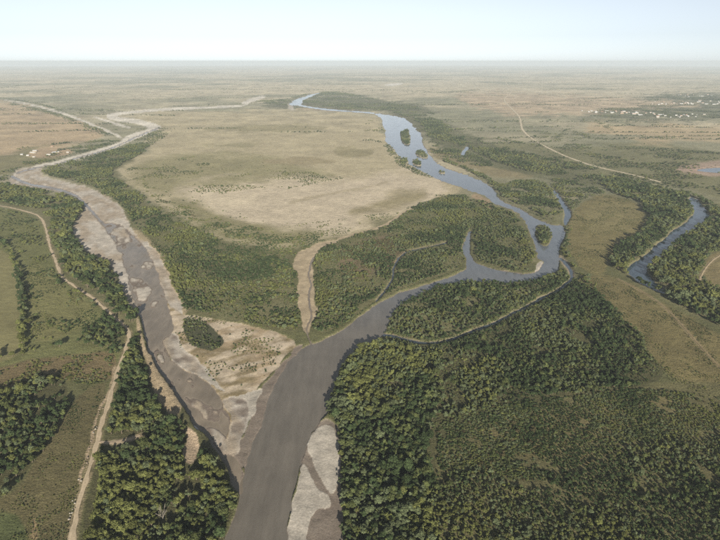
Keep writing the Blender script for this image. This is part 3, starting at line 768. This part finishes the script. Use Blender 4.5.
# rows of trees along hedges, banks and far field edges: (kind, spacing, width m, hmin, hmax, line)
ROWS = [
 ('T', 5.5, 9, 6, 11, [(-40,228),(0,240),(13,255),(18,272),(22,295),(23,320),(24,348)]),
 ('T', 6.0, 9, 6, 10, [(-60,372),(0,360),(25,353),(60,346),(88,340)]),
 ('T', 5.5, 6, 6, 10, [(70,289),(80,295),(92,304),(104,314),(113,322)]),
 ('T', 6.0, 8, 7, 11, [(53,272),(58,280),(60,286)]),
 ('M', 5.0, 4, 4, 7, [(137,336),(139,350),(142,366),(147,380)]),
 ('M', 6.0, 14, 4, 9, [(384,330),(403,334),(427,340),(447,337),(473,327),(500,317),(523,304),(547,292),(563,282)]),
 ('T', 6.0, 14, 5, 10, [(395,342),(427,349),(450,346),(475,336),(502,326),(525,313),(549,301),(567,290)]),
 ('S', 2.2, 9, 1.2, 2.5, [(384,335),(403,341),(427,347),(447,344),(473,334),(500,324),(523,311),(547,299),(563,289),(577,279)]),
 ('S', 2.0, 9, 1.2, 2.5, [(386,331),(403,335.5),(427,341.5),(447,338.5),(473,328.5),(500,318.5),(523,305.5),(547,293.5),(562,284),(573,276),(568,266)]),
 ('S', 4.0, 5, 1.0, 2.4, [(318,338),(340,328),(360,313),(378,300),(397,291),(420,283),(447,275),(464,268)]),
 ('S', 4.0, 5, 1.0, 2.4, [(480,265),(500,269),(520,271),(532,271)]),
 ('S', 4.0, 6, 1.0, 2.4, [(478,177),(490,183),(500,199),(513,204),(535,215),(555,222)]),
 ('M', 6.0, 10, 4, 8, [(388,296),(397,281),(399,263),(410,254),(427,250),(447,245)]),
 ('M', 6.0, 12, 4, 9, [(569,226),(567,240),(563,252),(570,262),(580,274),(592,288),(604,302),(618,318),(630,332)]),
 ('T', 7.0, 16, 6, 11, [(700,203),(711,211),(708,222),(692,231)]),
 ('M', 9.0, 30, 4, 8, [(0,180),(20,172),(60,165),(100,154),(130,146)]),
 ('M', 12, 40, 5, 9, [(0,88),(20,85.5),(38,84)]), ('M', 12, 50, 5, 10, [(18,92.5),(45,90),(70,88),(92,86.5)]),
 ('M', 12, 60, 5, 9, [(0,102),(30,108),(60,115.5),(85,125),(110,136)]), ('M', 12, 40, 5, 9, [(0,98),(35,103),(60,110)]),
 ('M', 10, 40, 5, 9, [(20,150),(30,147),(45,146),(70,143)]),
 ('M', 12, 45, 5, 9, [(480,136),(560,150),(640,157),(720,160)]), ('M', 12, 40, 4, 8, [(640,155),(680,152),(740,154)]),
 ('M', 12, 35, 4, 8, [(555,142),(560,135),(566,130),(575,128)]), ('M', 12, 35, 4, 8, [(566,130),(580,133),(590,139)]),
 ('M', 12, 35, 4, 8, [(596,120),(606,127),(614,131)]), ('M', 12, 35, 4, 8, [(620,122),(626,124),(632,126),(640,127)]),
 ('M', 14, 60, 5, 10, [(330,92),(400,90),(450,92),(480,90)]), ('M', 14, 60, 5, 10, [(580,100),(620,97),(680,99),(720,101)]),
 ('M', 9, 18, 3, 7, [(350,132),(370,131),(382,128)]), ('M', 9, 24, 3, 7, [(360,137),(382,143)]),
 ('M', 9, 25, 3, 7, [(290,190),(310,184),(345,178)]),
]

def scatter(Xc, Yc):
    return heights(Xc, Yc)

allp = []   # columns: x, y, z, height, kind code (0 T,1 M,2 S,3 B), zone, tone
TONE_BIAS = {}
for zi, (kind, sp, cov, h0, h1, pl, wl) in enumerate(Z):
    w = PW(np.column_stack([pl[:, 0], np.clip(pl[:, 1], 66, 640)]))
    lo, hi = w.min(0), w.max(0)
    gx, gy = np.meshgrid(np.arange(lo[0], hi[0], sp), np.arange(lo[1], hi[1], sp))
    x = (gx + rng.uniform(-.48, .48, gx.shape) * sp).ravel(); y = (gy + rng.uniform(-.48, .48, gy.shape) * sp).ravel()
    xw, yw = warp(x, y, 1.6)
    xw = xw + (vnoise(x, y, 55, 11) - .5) * 18; yw = yw + (vnoise(x, y, 55, 12) - .5) * 18
    u, v = proj(xw, yw)
    k = ((psd(u, v, pl) < EXPAND[zi]) if zi in EXPAND else inside(u, v, pl)) & (y > 150)
    x, y, u, v = x[k], y[k], u[k], v[k]
    n = fbm(x, y, wl, 500 + zi, 3)
    edge = rng.uniform(0, 1, len(x))
    k = (n < .30 + cov * .42) | (edge < cov * .12)
    allp.append((x[k], y[k], {'T': 0, 'M': 1, 'S': 2, 'B': 3}[kind], h0, h1, zi))
for ri, (kind, sp, wdt, h0, h1, ln) in enumerate(ROWS):
    w = chaikin(PW(ln), 2, False)
    seg = np.hypot(*np.diff(w, axis=0).T); s = np.concatenate([[0], np.cumsum(seg)])
    nn = int(s[-1] / sp * max(1, wdt / sp * .8))
    t = rng.uniform(0, s[-1], nn)
    x = np.interp(t, s, w[:, 0]) + rng.normal(0, wdt * .35, nn); y = np.interp(t, s, w[:, 1]) + rng.normal(0, wdt * .35, nn)
    k = fbm(x, y, max(40, wdt * 4), 700 + ri, 2) < (.62 if kind != 'S' else .8)
    allp.append((x[k], y[k], {'T': 0, 'M': 1, 'S': 2, 'B': 3}[kind], h0, h1, 100 + ri))
# lone trees and copses strewn over the far plain
xf = rng.uniform(-9000, 9000, 13000); yf = rng.uniform(2600, 15000, 13000)
k = (fbm(xf, yf, 1400, 900, 4) > .60) & (np.abs(xf) < yf * .72)
allp.append((xf[k], yf[k], 1, 4, 9, 200))

for k_ in range(85):
    r_ = math.exp(rng.uniform(math.log(3200), math.log(16000))); a_ = rng.uniform(-.6, .6)
    x0, y0 = r_ * math.sin(a_), r_ * math.cos(a_)
    if 110 < proj(np.array(x0), np.array(y0))[0] < 400 and r_ < 6500: continue
    an = rng.choice([.12, .05, -.1, -.35]) + rng.normal(0, .12); L_ = rng.uniform(500, 2600)
    n_ = int(L_ / 7); t_ = rng.uniform(-.5, .5, n_) * L_
    xx = x0 + t_ * math.cos(an) + rng.normal(0, 9, n_); yy = y0 + t_ * math.sin(an) + rng.normal(0, 9, n_) + 60 * np.sin(t_ / 500)
    k = vnoise(t_, t_ * 0, 160, 950 + k_) < .72
    allp.append((xx[k], yy[k], 1, 5, 11, 200))
PX, PY, PK, PH, PZ = [], [], [], [], []
for x, y, kc, h0, h1, zi in allp:
    PX.append(x); PY.append(y); PK.append(np.full(len(x), kc)); PZ.append(np.full(len(x), zi))
    q = rng.beta(1.6, 1.9, len(x)); PH.append(h0 + (h1 - h0) * q)
PX, PY, PK, PH, PZ = map(np.concatenate, (PX, PY, PK, PH, PZ))
PH = PH * (.62 + .76 * fbm(PX, PY, 48, 850, 3)) * np.where(rng.uniform(size=len(PX)) < .07, 1.4, 1.0)     # the canopy rises and falls
hz, wi_, wdist, sd_, sw_, uu, vv = heights(PX, PY)
rd = road_dist(PX, PY)
bar = np.isin(PZ, BARZ)
ok = (((hz > -.75) & (sw_ < .35)) | (bar & (hz > -1.5)) | ((PK >= 2) & (hz > -1.85) & (sw_ < .3))) & (rd > 1.2 + PH * .16) & (np.hypot(PX, PY) > 330)
pq, pr = proj(PX, PY)
for ck, hw_ in ((CREEK1, 1.9), (CREEK2, 1.2), (WATERS[12][1], 1.4)):
    ok &= ~((lsd(pq, pr - 2.4, ck, 0) < hw_) & (PH > 2.5))
    PH = np.where(lsd(pq, pr - 5.0, ck, 0) < 4.0, np.minimum(PH, 5.0), PH)
for q in CLEAR: ok &= ~(inside(pq, pr, q) & (PH > 2.2) & (PZ < 100))
PX, PY, PK, PH, PZ, hz = [a[ok] for a in (PX, PY, PK, PH, PZ, hz)]
# tone by place: patches of olive, dark, yellow and grey-green
tn = fbm(PX, PY, 75, 800, 3) + rng.normal(0, .09, len(PX))
tone = np.where(tn < .43, 1, np.where(tn < .54, 0, np.where(tn < .65, 3, 2)))
left = PX < -60
tone = np.where(left & (tone == 3) & (rng.uniform(size=len(PX)) < .4), 2, tone)
D = np.hypot(PX, PY)
pu, pv = proj(PX, PY, PH * .6)
inframe = (pu > 3) & (pu < 717) & (pv < 537) & (pv > 60)
app = np.where(inframe & (PK <= 1), PH / np.sqrt(D ** 2 + H * H), 0)
order = np.argsort(-app)
solo = order[:300]
is_solo = np.zeros(len(PX), bool); is_solo[solo] = True
print('trees', (PK <= 1).sum(), 'shrubs', (PK > 1).sum())

# the uncounted wood and scrub
def instancer_group():
    g = bpy.data.node_groups.new('foliage_scatter', 'GeometryNodeTree')
    g.interface.new_socket('Geometry', in_out='INPUT', socket_type='NodeSocketGeometry')
    g.interface.new_socket('Geometry', in_out='OUTPUT', socket_type='NodeSocketGeometry')
    gi = g.nodes.new('NodeGroupInput'); go = g.nodes.new('NodeGroupOutput')
    ci = g.nodes.new('GeometryNodeCollectionInfo'); ci.inputs['Collection'].default_value = pcol
    ci.inputs['Separate Children'].default_value = True; ci.inputs['Reset Children'].default_value = True
    ip = g.nodes.new('GeometryNodeInstanceOnPoints'); ip.inputs['Pick Instance'].default_value = True
    def attr(name, typ):
        a = g.nodes.new('GeometryNodeInputNamedAttribute'); a.data_type = typ; a.inputs['Name'].default_value = name
        return a.outputs['Attribute']
    g.links.new(gi.outputs[0], ip.inputs['Points']); g.links.new(ci.outputs[0], ip.inputs['Instance'])
    g.links.new(attr('pick', 'INT'), ip.inputs['Instance Index']); g.links.new(attr('turn', 'FLOAT_VECTOR'), ip.inputs['Rotation'])
    g.links.new(attr('size', 'FLOAT_VECTOR'), ip.inputs['Scale']); g.links.new(ip.outputs[0], go.inputs[0])
    return g
NG = instancer_group()

def stuff_cloud(name, label, cat, sel, pick, sx, sz):
    n = len(sel)
    me = bpy.data.meshes.new(name); me.vertices.add(n)
    me.vertices.foreach_set('co', np.column_stack([PX[sel], PY[sel], hz[sel] - .1]).astype(np.float32).ravel())
    me.attributes.new('pick', 'INT', 'POINT').data.foreach_set('value', pick.astype(np.int32))
    rot = np.column_stack([rng.normal(0, .05, n), rng.normal(0, .05, n), rng.uniform(0, 6.283, n)]).astype(np.float32)
    me.attributes.new('turn', 'FLOAT_VECTOR', 'POINT').data.foreach_set('vector', rot.ravel())
    me.attributes.new('size', 'FLOAT_VECTOR', 'POINT').data.foreach_set('vector', np.column_stack([sx, sx, sz]).astype(np.float32).ravel())
    me.update()
    o = link(name, me); md = o.modifiers.new('scatter', 'NODES'); md.node_group = NG
    o['kind'] = 'stuff'; o['label'] = label; o['category'] = cat
    return o
sel = np.where((PK <= 1) & ~is_solo)[0]
far = D[sel] > 1350
shape = rng.choice(4, len(sel), p=[.36, .26, .14, .24])
pick = np.where(far, 16 + rng.integers(0, 2, len(sel)) * 4 + tone[sel], shape * 4 + tone[sel])
sz = PH[sel] / 9.6
stuff_cloud('woodland', 'dense green riverside woods spread across the valley floor', 'woodland', sel, pick, sz * rng.uniform(.9, 1.3, len(sel)), sz)
sel = np.where(PK > 1)[0]
solo_bush_mask = (PZ[sel] == 5)
sb = sel[solo_bush_mask]; sb = sb[np.argsort(-PH[sb] / D[sb])][:70]
sel = np.setdiff1d(sel, sb)
pick = np.where(PK[sel] == 3, 24 + rng.integers(0, 2, len(sel)) * 5 + np.where(rng.uniform(size=len(sel)) < .7, 4, 3), 24 + rng.integers(0, 2, len(sel)) * 5 + np.where(rng.uniform(size=len(sel)) < .07, 4, tone[sel]))
sz = PH[sel] / 1.9
stuff_cloud('scrub', 'low scrub bushes scattered over meadows and clearings', 'scrub', sel, pick, sz * rng.uniform(.8, 1.2, len(sel)), sz * .9)

# ------------------------------------------------------------------ counted trees
def tag(o, label, cat, group=None):
    o['label'] = label; o['category'] = cat
    if group: o['group'] = group
    return o
def empty(name, x, y, zz, rz=0.0):
    o = bpy.data.objects.new(name, None); COL.objects.link(o); o.empty_display_size = 1
    o.location = (x, y, zz); o.rotation_euler = (0, 0, rz); return o

def place_words(u, v):
    """where a near tree stands, and the wood it belongs to"""
    if u < 250:
        g_ = 'trees of the near grove by the road'
        if u < 74 and v < 512: return 'in the copse left of the road', 'trees of the copse left of the road'
        if v > 522: return "on the near grove's bottom edge", g_
        if u > 205: return 'on the bank where rivers meet', g_
        if u < 118: return 'in the near grove beside the road', g_
        if v > 490: return 'close around the dead tree', g_
        if v > 450: return 'in the near grove\'s middle', g_
        return 'by the clearing in the grove', g_
    g_ = 'trees of the big wood right of the river'
    if v > 522: return "on the right wood's bottom edge", g_
    if u < 350: return 'beside the pale gravel bar', g_
    if u < 392: return 'just behind the gravel bar trees', g_
    if u < 450: return 'in the right wood\'s middle', g_
    return 'in the lower right thicket', g_
ORD = ['first', 'second', 'third', 'fourth', 'fifth', 'sixth', 'seventh', 'eighth', 'ninth', 'tenth', 'eleventh', 'twelfth', 'thirteenth', 'fourteenth', 'fifteenth', 'sixteenth', 'seventeenth', 'eighteenth', 'nineteenth', 'twentieth']
LABELLED = {}
def later(o, lab, cat, group):
    """labels that come out alike are told apart by their order in the picture, counted from the left"""
    o['category'] = cat; o['group'] = group
    LABELLED.setdefault(lab, []).append(o)
def settle_labels():
    for lab, objs in LABELLED.items():
        objs.sort(key=lambda o: proj(o.location.x, o.location.y)[0])
        for i, o in enumerate(objs):
            if len(objs) == 1: o['label'] = lab
            elif i == len(objs) - 1: o['label'] = lab + ', rightmost such'
            elif i == 0: o['label'] = lab + ', leftmost such'
            else: o['label'] = lab + ', %s from left' % ORD[min(i, 19)]
for q in solo:
    s = int(rng.choice(4, p=[.36, .26, .14, .24])); tnq = int(tone[q]); hq = float(PH[q])
    k = hq / 9.6; kx = k * float(rng.uniform(.9, 1.3))
    e = empty('broadleaf_tree', float(PX[q]), float(PY[q]), float(hz[q]) - .1, float(rng.uniform(0, 6.283)))
    e.scale = (kx, kx, k)
    link('trunk', TRUNKS[s], e); link('crown', CROWNS[s][tnq], e)
    size = 'small' if hq < 8.5 else ('middling' if hq < 11.5 else 'big')
    w_, g_ = place_words(pu[q], pv[q])
    later(e, '%s %s %s-crowned tree %s' % (size, TONES[tnq][0], SHAPES[s], w_), 'tree', g_)
# counted bushes on the pasture left of the track
for q in sb:
    s = int(rng.integers(0, 2)); tnq = int(tone[q]); k = float(PH[q]) / 1.9
    o = link('bush', BUSHM[s * 5 + tnq]); o.location = (float(PX[q]), float(PY[q]), float(hz[q]) - .1); o.rotation_euler = (0, 0, float(rng.uniform(0, 6.28))); o.scale = (k, k, k * .9)
    side = 'near the long hedge' if pu[q] < 45 else ('below the bend of the dirt road' if pv[q] < 295 else 'in the lower corner of the pasture')
    later(o, '%s %s bush %s' % ('large' if PH[q] > 3.2 else 'low', TONES[tnq][0], side), 'bush', 'bushes dotted over the left pasture')

# the dead tree
def dead_tree(u, v, h):
    x, y = P(u, v); e = empty('dead_tree', x, y, -.1, .6)
    r = random.Random(4)
    bm = bmesh.new(); tube(bm, [(0,0,-.5),(.1,0,2.2),(.3,.1,4.4)], [.42,.33,.26], 7)
    me = bpy.data.meshes.new('trunk'); bm.to_mesh(me); bm.free(); me.materials.append(M_DEAD); link('trunk', me, e)
    for k in range(9):
        a = k * .7 + r.uniform(-.2, .2); L = r.uniform(.7, 1.0) * h; sp = r.uniform(.25, .55)
        p0 = Vector((.25, .1, 3.2 + r.uniform(-.8, 1.1))); bm = bmesh.new()
        pts = [p0, p0 + Vector((math.cos(a) * L * sp * .35, math.sin(a) * L * sp * .35, L * .25)), p0 + Vector((math.cos(a) * L * sp * .7, math.sin(a) * L * sp * .7, L * .5)), p0 + Vector((math.cos(a) * L * sp, math.sin(a) * L * sp, L * .72))]
        tube(bm, pts, [.34, .28, .2, .1], 6)
        for j in range(4):
            b0 = pts[1 + j // 2]; aa = a + r.uniform(-1.1, 1.1)
            d = Vector((math.cos(aa) * .8, math.sin(aa) * .8, r.uniform(.4, 1.0))) * r.uniform(1.6, 3.0)
            tube(bm, [b0, b0 + d * .5 + Vector((0, 0, .2)), b0 + d], [.19, .14, .07], 5)
        me = bpy.data.meshes.new('branch'); bm.to_mesh(me); bm.free(); me.materials.append(M_DEAD); link('branch', me, e)
    return tag(e, 'bare dead tree with bleached branches among the near grove', 'dead tree')
dead_tree(163, 520, 15)

# ------------------------------------------------------------------ boulders beside the road
M_ROCK = plain('pale_limestone', (0.22, 0.20, 0.165), .9, 1.5)
M_ROCKB = plain('brown_stone', (0.16, 0.13, 0.10), .9, 1.5)
ROCKS = []
for s in range(3):
    bm = bmesh.new(); bmesh.ops.create_icosphere(bm, subdivisions=2, radius=1)
    r = random.Random(40 + s)
    pl = [(Vector((r.gauss(0, 1), r.gauss(0, 1), r.gauss(0, 1))).normalized(), r.uniform(.55, .8)) for _ in range(9)]
    for vt in bm.verts:
        for nrm, dd in pl:
            q = vt.co.dot(nrm)
            if q > dd: vt.co -= nrm * (q - dd)
        vt.co *= r.uniform(.95, 1.05)
    me = bpy.data.meshes.new('boulder'); bm.to_mesh(me); bm.free(); ROCKS.append(me)
rocks = [(73.5,500.5,1.3,1),(75.5,500.8,1.1,1),(74.5,504.5,1.4,1),(73,508,.8,1),(71,514,1.3,1),(72.5,513,1.2,1),(69.5,520,1.5,1),(70,517,1.0,1),(76,507,.9,0),(79,481,1.7,1),(82,480.5,1.2,1),
  (87,458,1.3,0),(86,462,1.1,0),(88,465,1.2,0),(85,468,1.0,0),(93,432,1.3,1),(95,428,1.8,1),(97,427,1.3,1),(91,440,1.1,0),(90,447,1.0,0),(99,413,1.3,0),(101,408,1.2,0),(100,416,1.0,0),(103,404,1.1,0),(105,398,1.0,0),(104,410,.9,0)]
for i, (u, v, sz, pale) in enumerate(rocks):
    sz *= random.uniform(.6, 1.1); x, y = P(u + random.uniform(-1.2, .8), v + random.uniform(-1.5, 1.5)); zz = float(heights(np.array([x]), np.array([y]))[0][0])
    me = ROCKS[i % 3].copy(); me.materials.append(M_ROCK if pale else M_ROCKB)
    o = link('boulder', me); o.location = (x, y, zz + sz * .3); o.rotation_euler = (random.uniform(-.3, .3), random.uniform(-.3, .3), random.uniform(0, 6)); o.scale = (sz * 1.15, sz * .95, sz * .75)
    where = 'in the roadside heap lowest down' if v > 495 else ('at the roadside halfway down' if v > 452 else ('by the farm track turning' if v > 422 else 'on the road verge highest up'))
    later(o, '%s %s boulder %s' % ('large' if sz > 1.25 else 'small', 'white' if pale else 'brown', where), 'boulder', 'boulders along the left verge of the dirt road')

# ------------------------------------------------------------------ concrete bank protection where the braided river bends
M_CONC = plain('weathered_concrete', (0.36, 0.35, 0.33), .85, 1.0)
def revetment():
    a = np.array(P(191.5, 427)); b = np.array(P(207, 448)); d = b - a; L = np.hypot(*d); d /= L; n = np.array([-d[1], d[0]])
    if n[0] < 0: n = -n
    e = empty('bank_revetment', float(a[0]), float(a[1]), 0.0)
    k = 6
    for i in range(k):
        s0, s1 = L * i / k + .08, L * (i + 1) / k - .08
        dz = random.uniform(-.12, .12)
        bm = bmesh.new(); vv_ = []
        for (s, w_, zt) in ((s0, 0, 2.1), (s1, 0, 2.1), (s1, 4.2, -1.4), (s0, 4.2, -1.4)):
            p = d * s + n * (w_ + 1.2)
            vv_.append((p[0], p[1], zt + dz))
        top = [bm.verts.new(q) for q in vv_]; bot = [bm.verts.new((q[0] - n[0] * .3, q[1] - n[1] * .3, q[2] - .6)) for q in vv_]
        bm.faces.new(top); bm.faces.new(bot[::-1])
        for j in range(4): bm.faces.new((top[j], bot[j], bot[(j + 1) % 4], top[(j + 1) % 4]))
        bmesh.ops.recalc_face_normals(bm, faces=bm.faces)
        me = bpy.data.meshes.new('concrete_slab'); bm.to_mesh(me); bm.free(); me.materials.append(M_CONC); link('concrete_slab', me, e)
    bm = bmesh.new()
    for (s, w_) in ((0, 0), (L, 0), (L, 1.0), (0, 1.0)):
        pass
    P4 = [d * 0 + n * .2, d * L + n * .2, d * L + n * 1.1, n * 1.1]
    top = [bm.verts.new((q[0], q[1], 2.7)) for q in P4]; bot = [bm.verts.new((q[0], q[1], .2)) for q in P4]
    bm.faces.new(top); bm.faces.new(bot[::-1])
    for j in range(4): bm.faces.new((top[j], bot[j], bot[(j + 1) % 4], top[(j + 1) % 4]))
    bmesh.ops.recalc_face_normals(bm, faces=bm.faces)
    me = bpy.data.meshes.new('coping_beam'); bm.to_mesh(me); bm.free(); me.materials.append(M_CONC); link('coping_beam', me, e)
    tag(e, 'grey concrete slabs protecting the eroded bank of the braided river', 'revetment')
revetment()

# ------------------------------------------------------------------ houses
M_WALLW = plain('whitewashed_wall', (0.34, 0.325, 0.30), .9, .5, .06)
M_WALLC = plain('cream_wall', (0.24, 0.205, 0.155), .9, .5, .08)
M_ROOFS = [('white sheet roof', plain('white_sheet_roof', (0.36, 0.36, 0.35), .7, .3, .06)), ('grey slate roof', plain('grey_slate_roof', (0.30, 0.31, 0.32), .7, .3, .1)), ('brown tiled roof', plain('brown_tiled_roof', (0.26, 0.15, 0.10), .8, .3, .12))]
M_DARK = plain('dark_window_glass', (0.03, 0.035, 0.04), .2, 1, .05)
def box_mesh(name, x0, x1, y0, y1, z0, z1, m):
    bm = bmesh.new(); bmesh.ops.create_cube(bm, size=1)
    for vt in bm.verts: vt.co = Vector(((x0 + x1) / 2 + vt.co.x * (x1 - x0), (y0 + y1) / 2 + vt.co.y * (y1 - y0), (z0 + z1) / 2 + vt.co.z * (z1 - z0)))
    me = bpy.data.meshes.new(name); bm.to_mesh(me); bm.free(); me.materials.append(m); return me
def gable_mesh(name, L, Wd, z0, z1, m, over=.5):
    a, b = L / 2 + over, Wd / 2 + over
    vs_ = [(-a,-b,z0),(a,-b,z0),(a,b,z0),(-a,b,z0),(-a,0,z1),(a,0,z1)]
    me = bpy.data.meshes.new(name); me.from_pydata(vs_, [], [(0,1,5,4),(2,3,4,5),(1,2,5),(3,0,4),(3,2,1,0)]); me.update(); me.materials.append(m); return me
def house_meshes(L, Wd, h, wm, rm):
    return [('wall', box_mesh('wall', -L/2, L/2, -Wd/2, Wd/2, -.5, h, wm)), ('roof', gable_mesh('roof', L, Wd, h, h + Wd * .3, rm))] + \
      [('window', box_mesh('window', xx - .6, xx + .6, -Wd/2 - .05, -Wd/2 + .1, 1.0, 2.3, M_DARK)) for xx in (-L*.3, L*.28)] + [('door', box_mesh('door', -.5, .5, -Wd/2 - .06, -Wd/2 + .1, -.4, 2.0, M_DARK))]
KINDS = {}
for sname, (L, Wd, h) in {'small': (11, 8, 3.4), 'large': (18, 10, 4.6), 'long': (30, 10, 4.2)}.items():
    for ri, (rn, rm) in enumerate(M_ROOFS):
        for wi, (wn, wm) in enumerate((('white', M_WALLW), ('cream', M_WALLC))):
            KINDS[(sname, ri, wi)] = house_meshes(L, Wd, h, wm, rm)
def house(u, v, key, where, group, rz=None, name='house', noun='house'):
    x, y = P(u, v); zz = float(heights(np.array([x]), np.array([y]))[0][0])
    e = empty(name, x, y, zz, random.uniform(-.5, .5) if rz is None else rz)
    for n, me in KINDS[key]: link(n, me, e)
    later(e, '%s %s %s, %s, %s' % (key[0], ('white', 'cream')[key[2]], noun, M_ROOFS[key[1]][0], where), noun, group)
rh = random.Random(11)
def pickkey():
    return (rh.choices(['small', 'large', 'long'], [.45, .4, .15])[0], rh.choices([0, 1, 2], [.4, .32, .28])[0], rh.choices([0, 1], [.8, .2])[0])
spots = []
for (ua, ub, va, vb, n, w) in [(594,612,111.2,113.2,9,'near village row, left end'), (612,634,111.5,114.2,17,'near village row, left half'), (634,655,112,115.6,17,'near village row, middle'),
     (655,682,114.5,118,16,'near village row, right half'), (682,706,114.2,117.4,13,'near village row, right end'), (652,672,101.8,104.8,10,'far village row, left end'),
     (672,694,100.8,104.8,20,'far village row, middle'), (694,722,99.8,104.8,13,'far village row, right end'), (678,712,94.8,97.6,12,'farthest village row'), (580,594,110.8,113,4,'outskirts left of village')]:
    for _ in range(n): spots.append((rh.uniform(ua, ub), rh.uniform(va, vb), w))
used = []
for u, v, w in spots:
    x, y = P(u, v)
    if any(abs(x - a) < 34 and abs(y - b) < 26 for a, b in used): continue
    used.append((x, y)); house(u, v, pickkey(), w, 'houses of the distant village')
farm = [((35,151.6),('large',1,1),'by the trees at the farm'), ((28,156),('small',0,0),'at the left corner of the farmyard'), ((34,157.6),('small',0,1),'at the front of the farmyard'), ((49,155.6),('large',0,1),'in the middle of the farmyard'),
  ((55.5,153),('long',1,1),'slanting behind the farmyard'), ((68,153),('small',0,1),'at the right end of the farmyard'), ((52,147),('small',2,1),'at the back of the farmyard'), ((33,153.4),('long',0,1),'among the dark farm trees'), ((22,155),('small',1,0),'left of the farm beside the track')]
for (u, v), key, w in farm: house(u, v, key, w, 'farm buildings beyond the braided river', rz={('long',1,1): .9}.get(key), name='farm_building', noun='farm building')

# ------------------------------------------------------------------ the air: even haze over the whole plain
def haze():
    m, t = mat('hazy_air'); o = node(t, 'ShaderNodeOutputMaterial'); vol = node(t, 'ShaderNodeVolumePrincipled')
    vol.inputs['Color'].default_value = (0.55, 0.62, 0.685, 1); vol.inputs['Density'].default_value = 4.7e-5; vol.inputs['Anisotropy'].default_value = 0.0
    t.links.new(vol.outputs[0], o.inputs['Volume'])
    R_ = 62000
    o = link('haze', box_mesh('haze', -R_, R_, -R_, R_, -5.0, H + 12, m)); o['kind'] = 'stuff'; o['label'] = 'pale haze lying over the whole plain'; o['category'] = 'haze'
haze()
settle_labels()
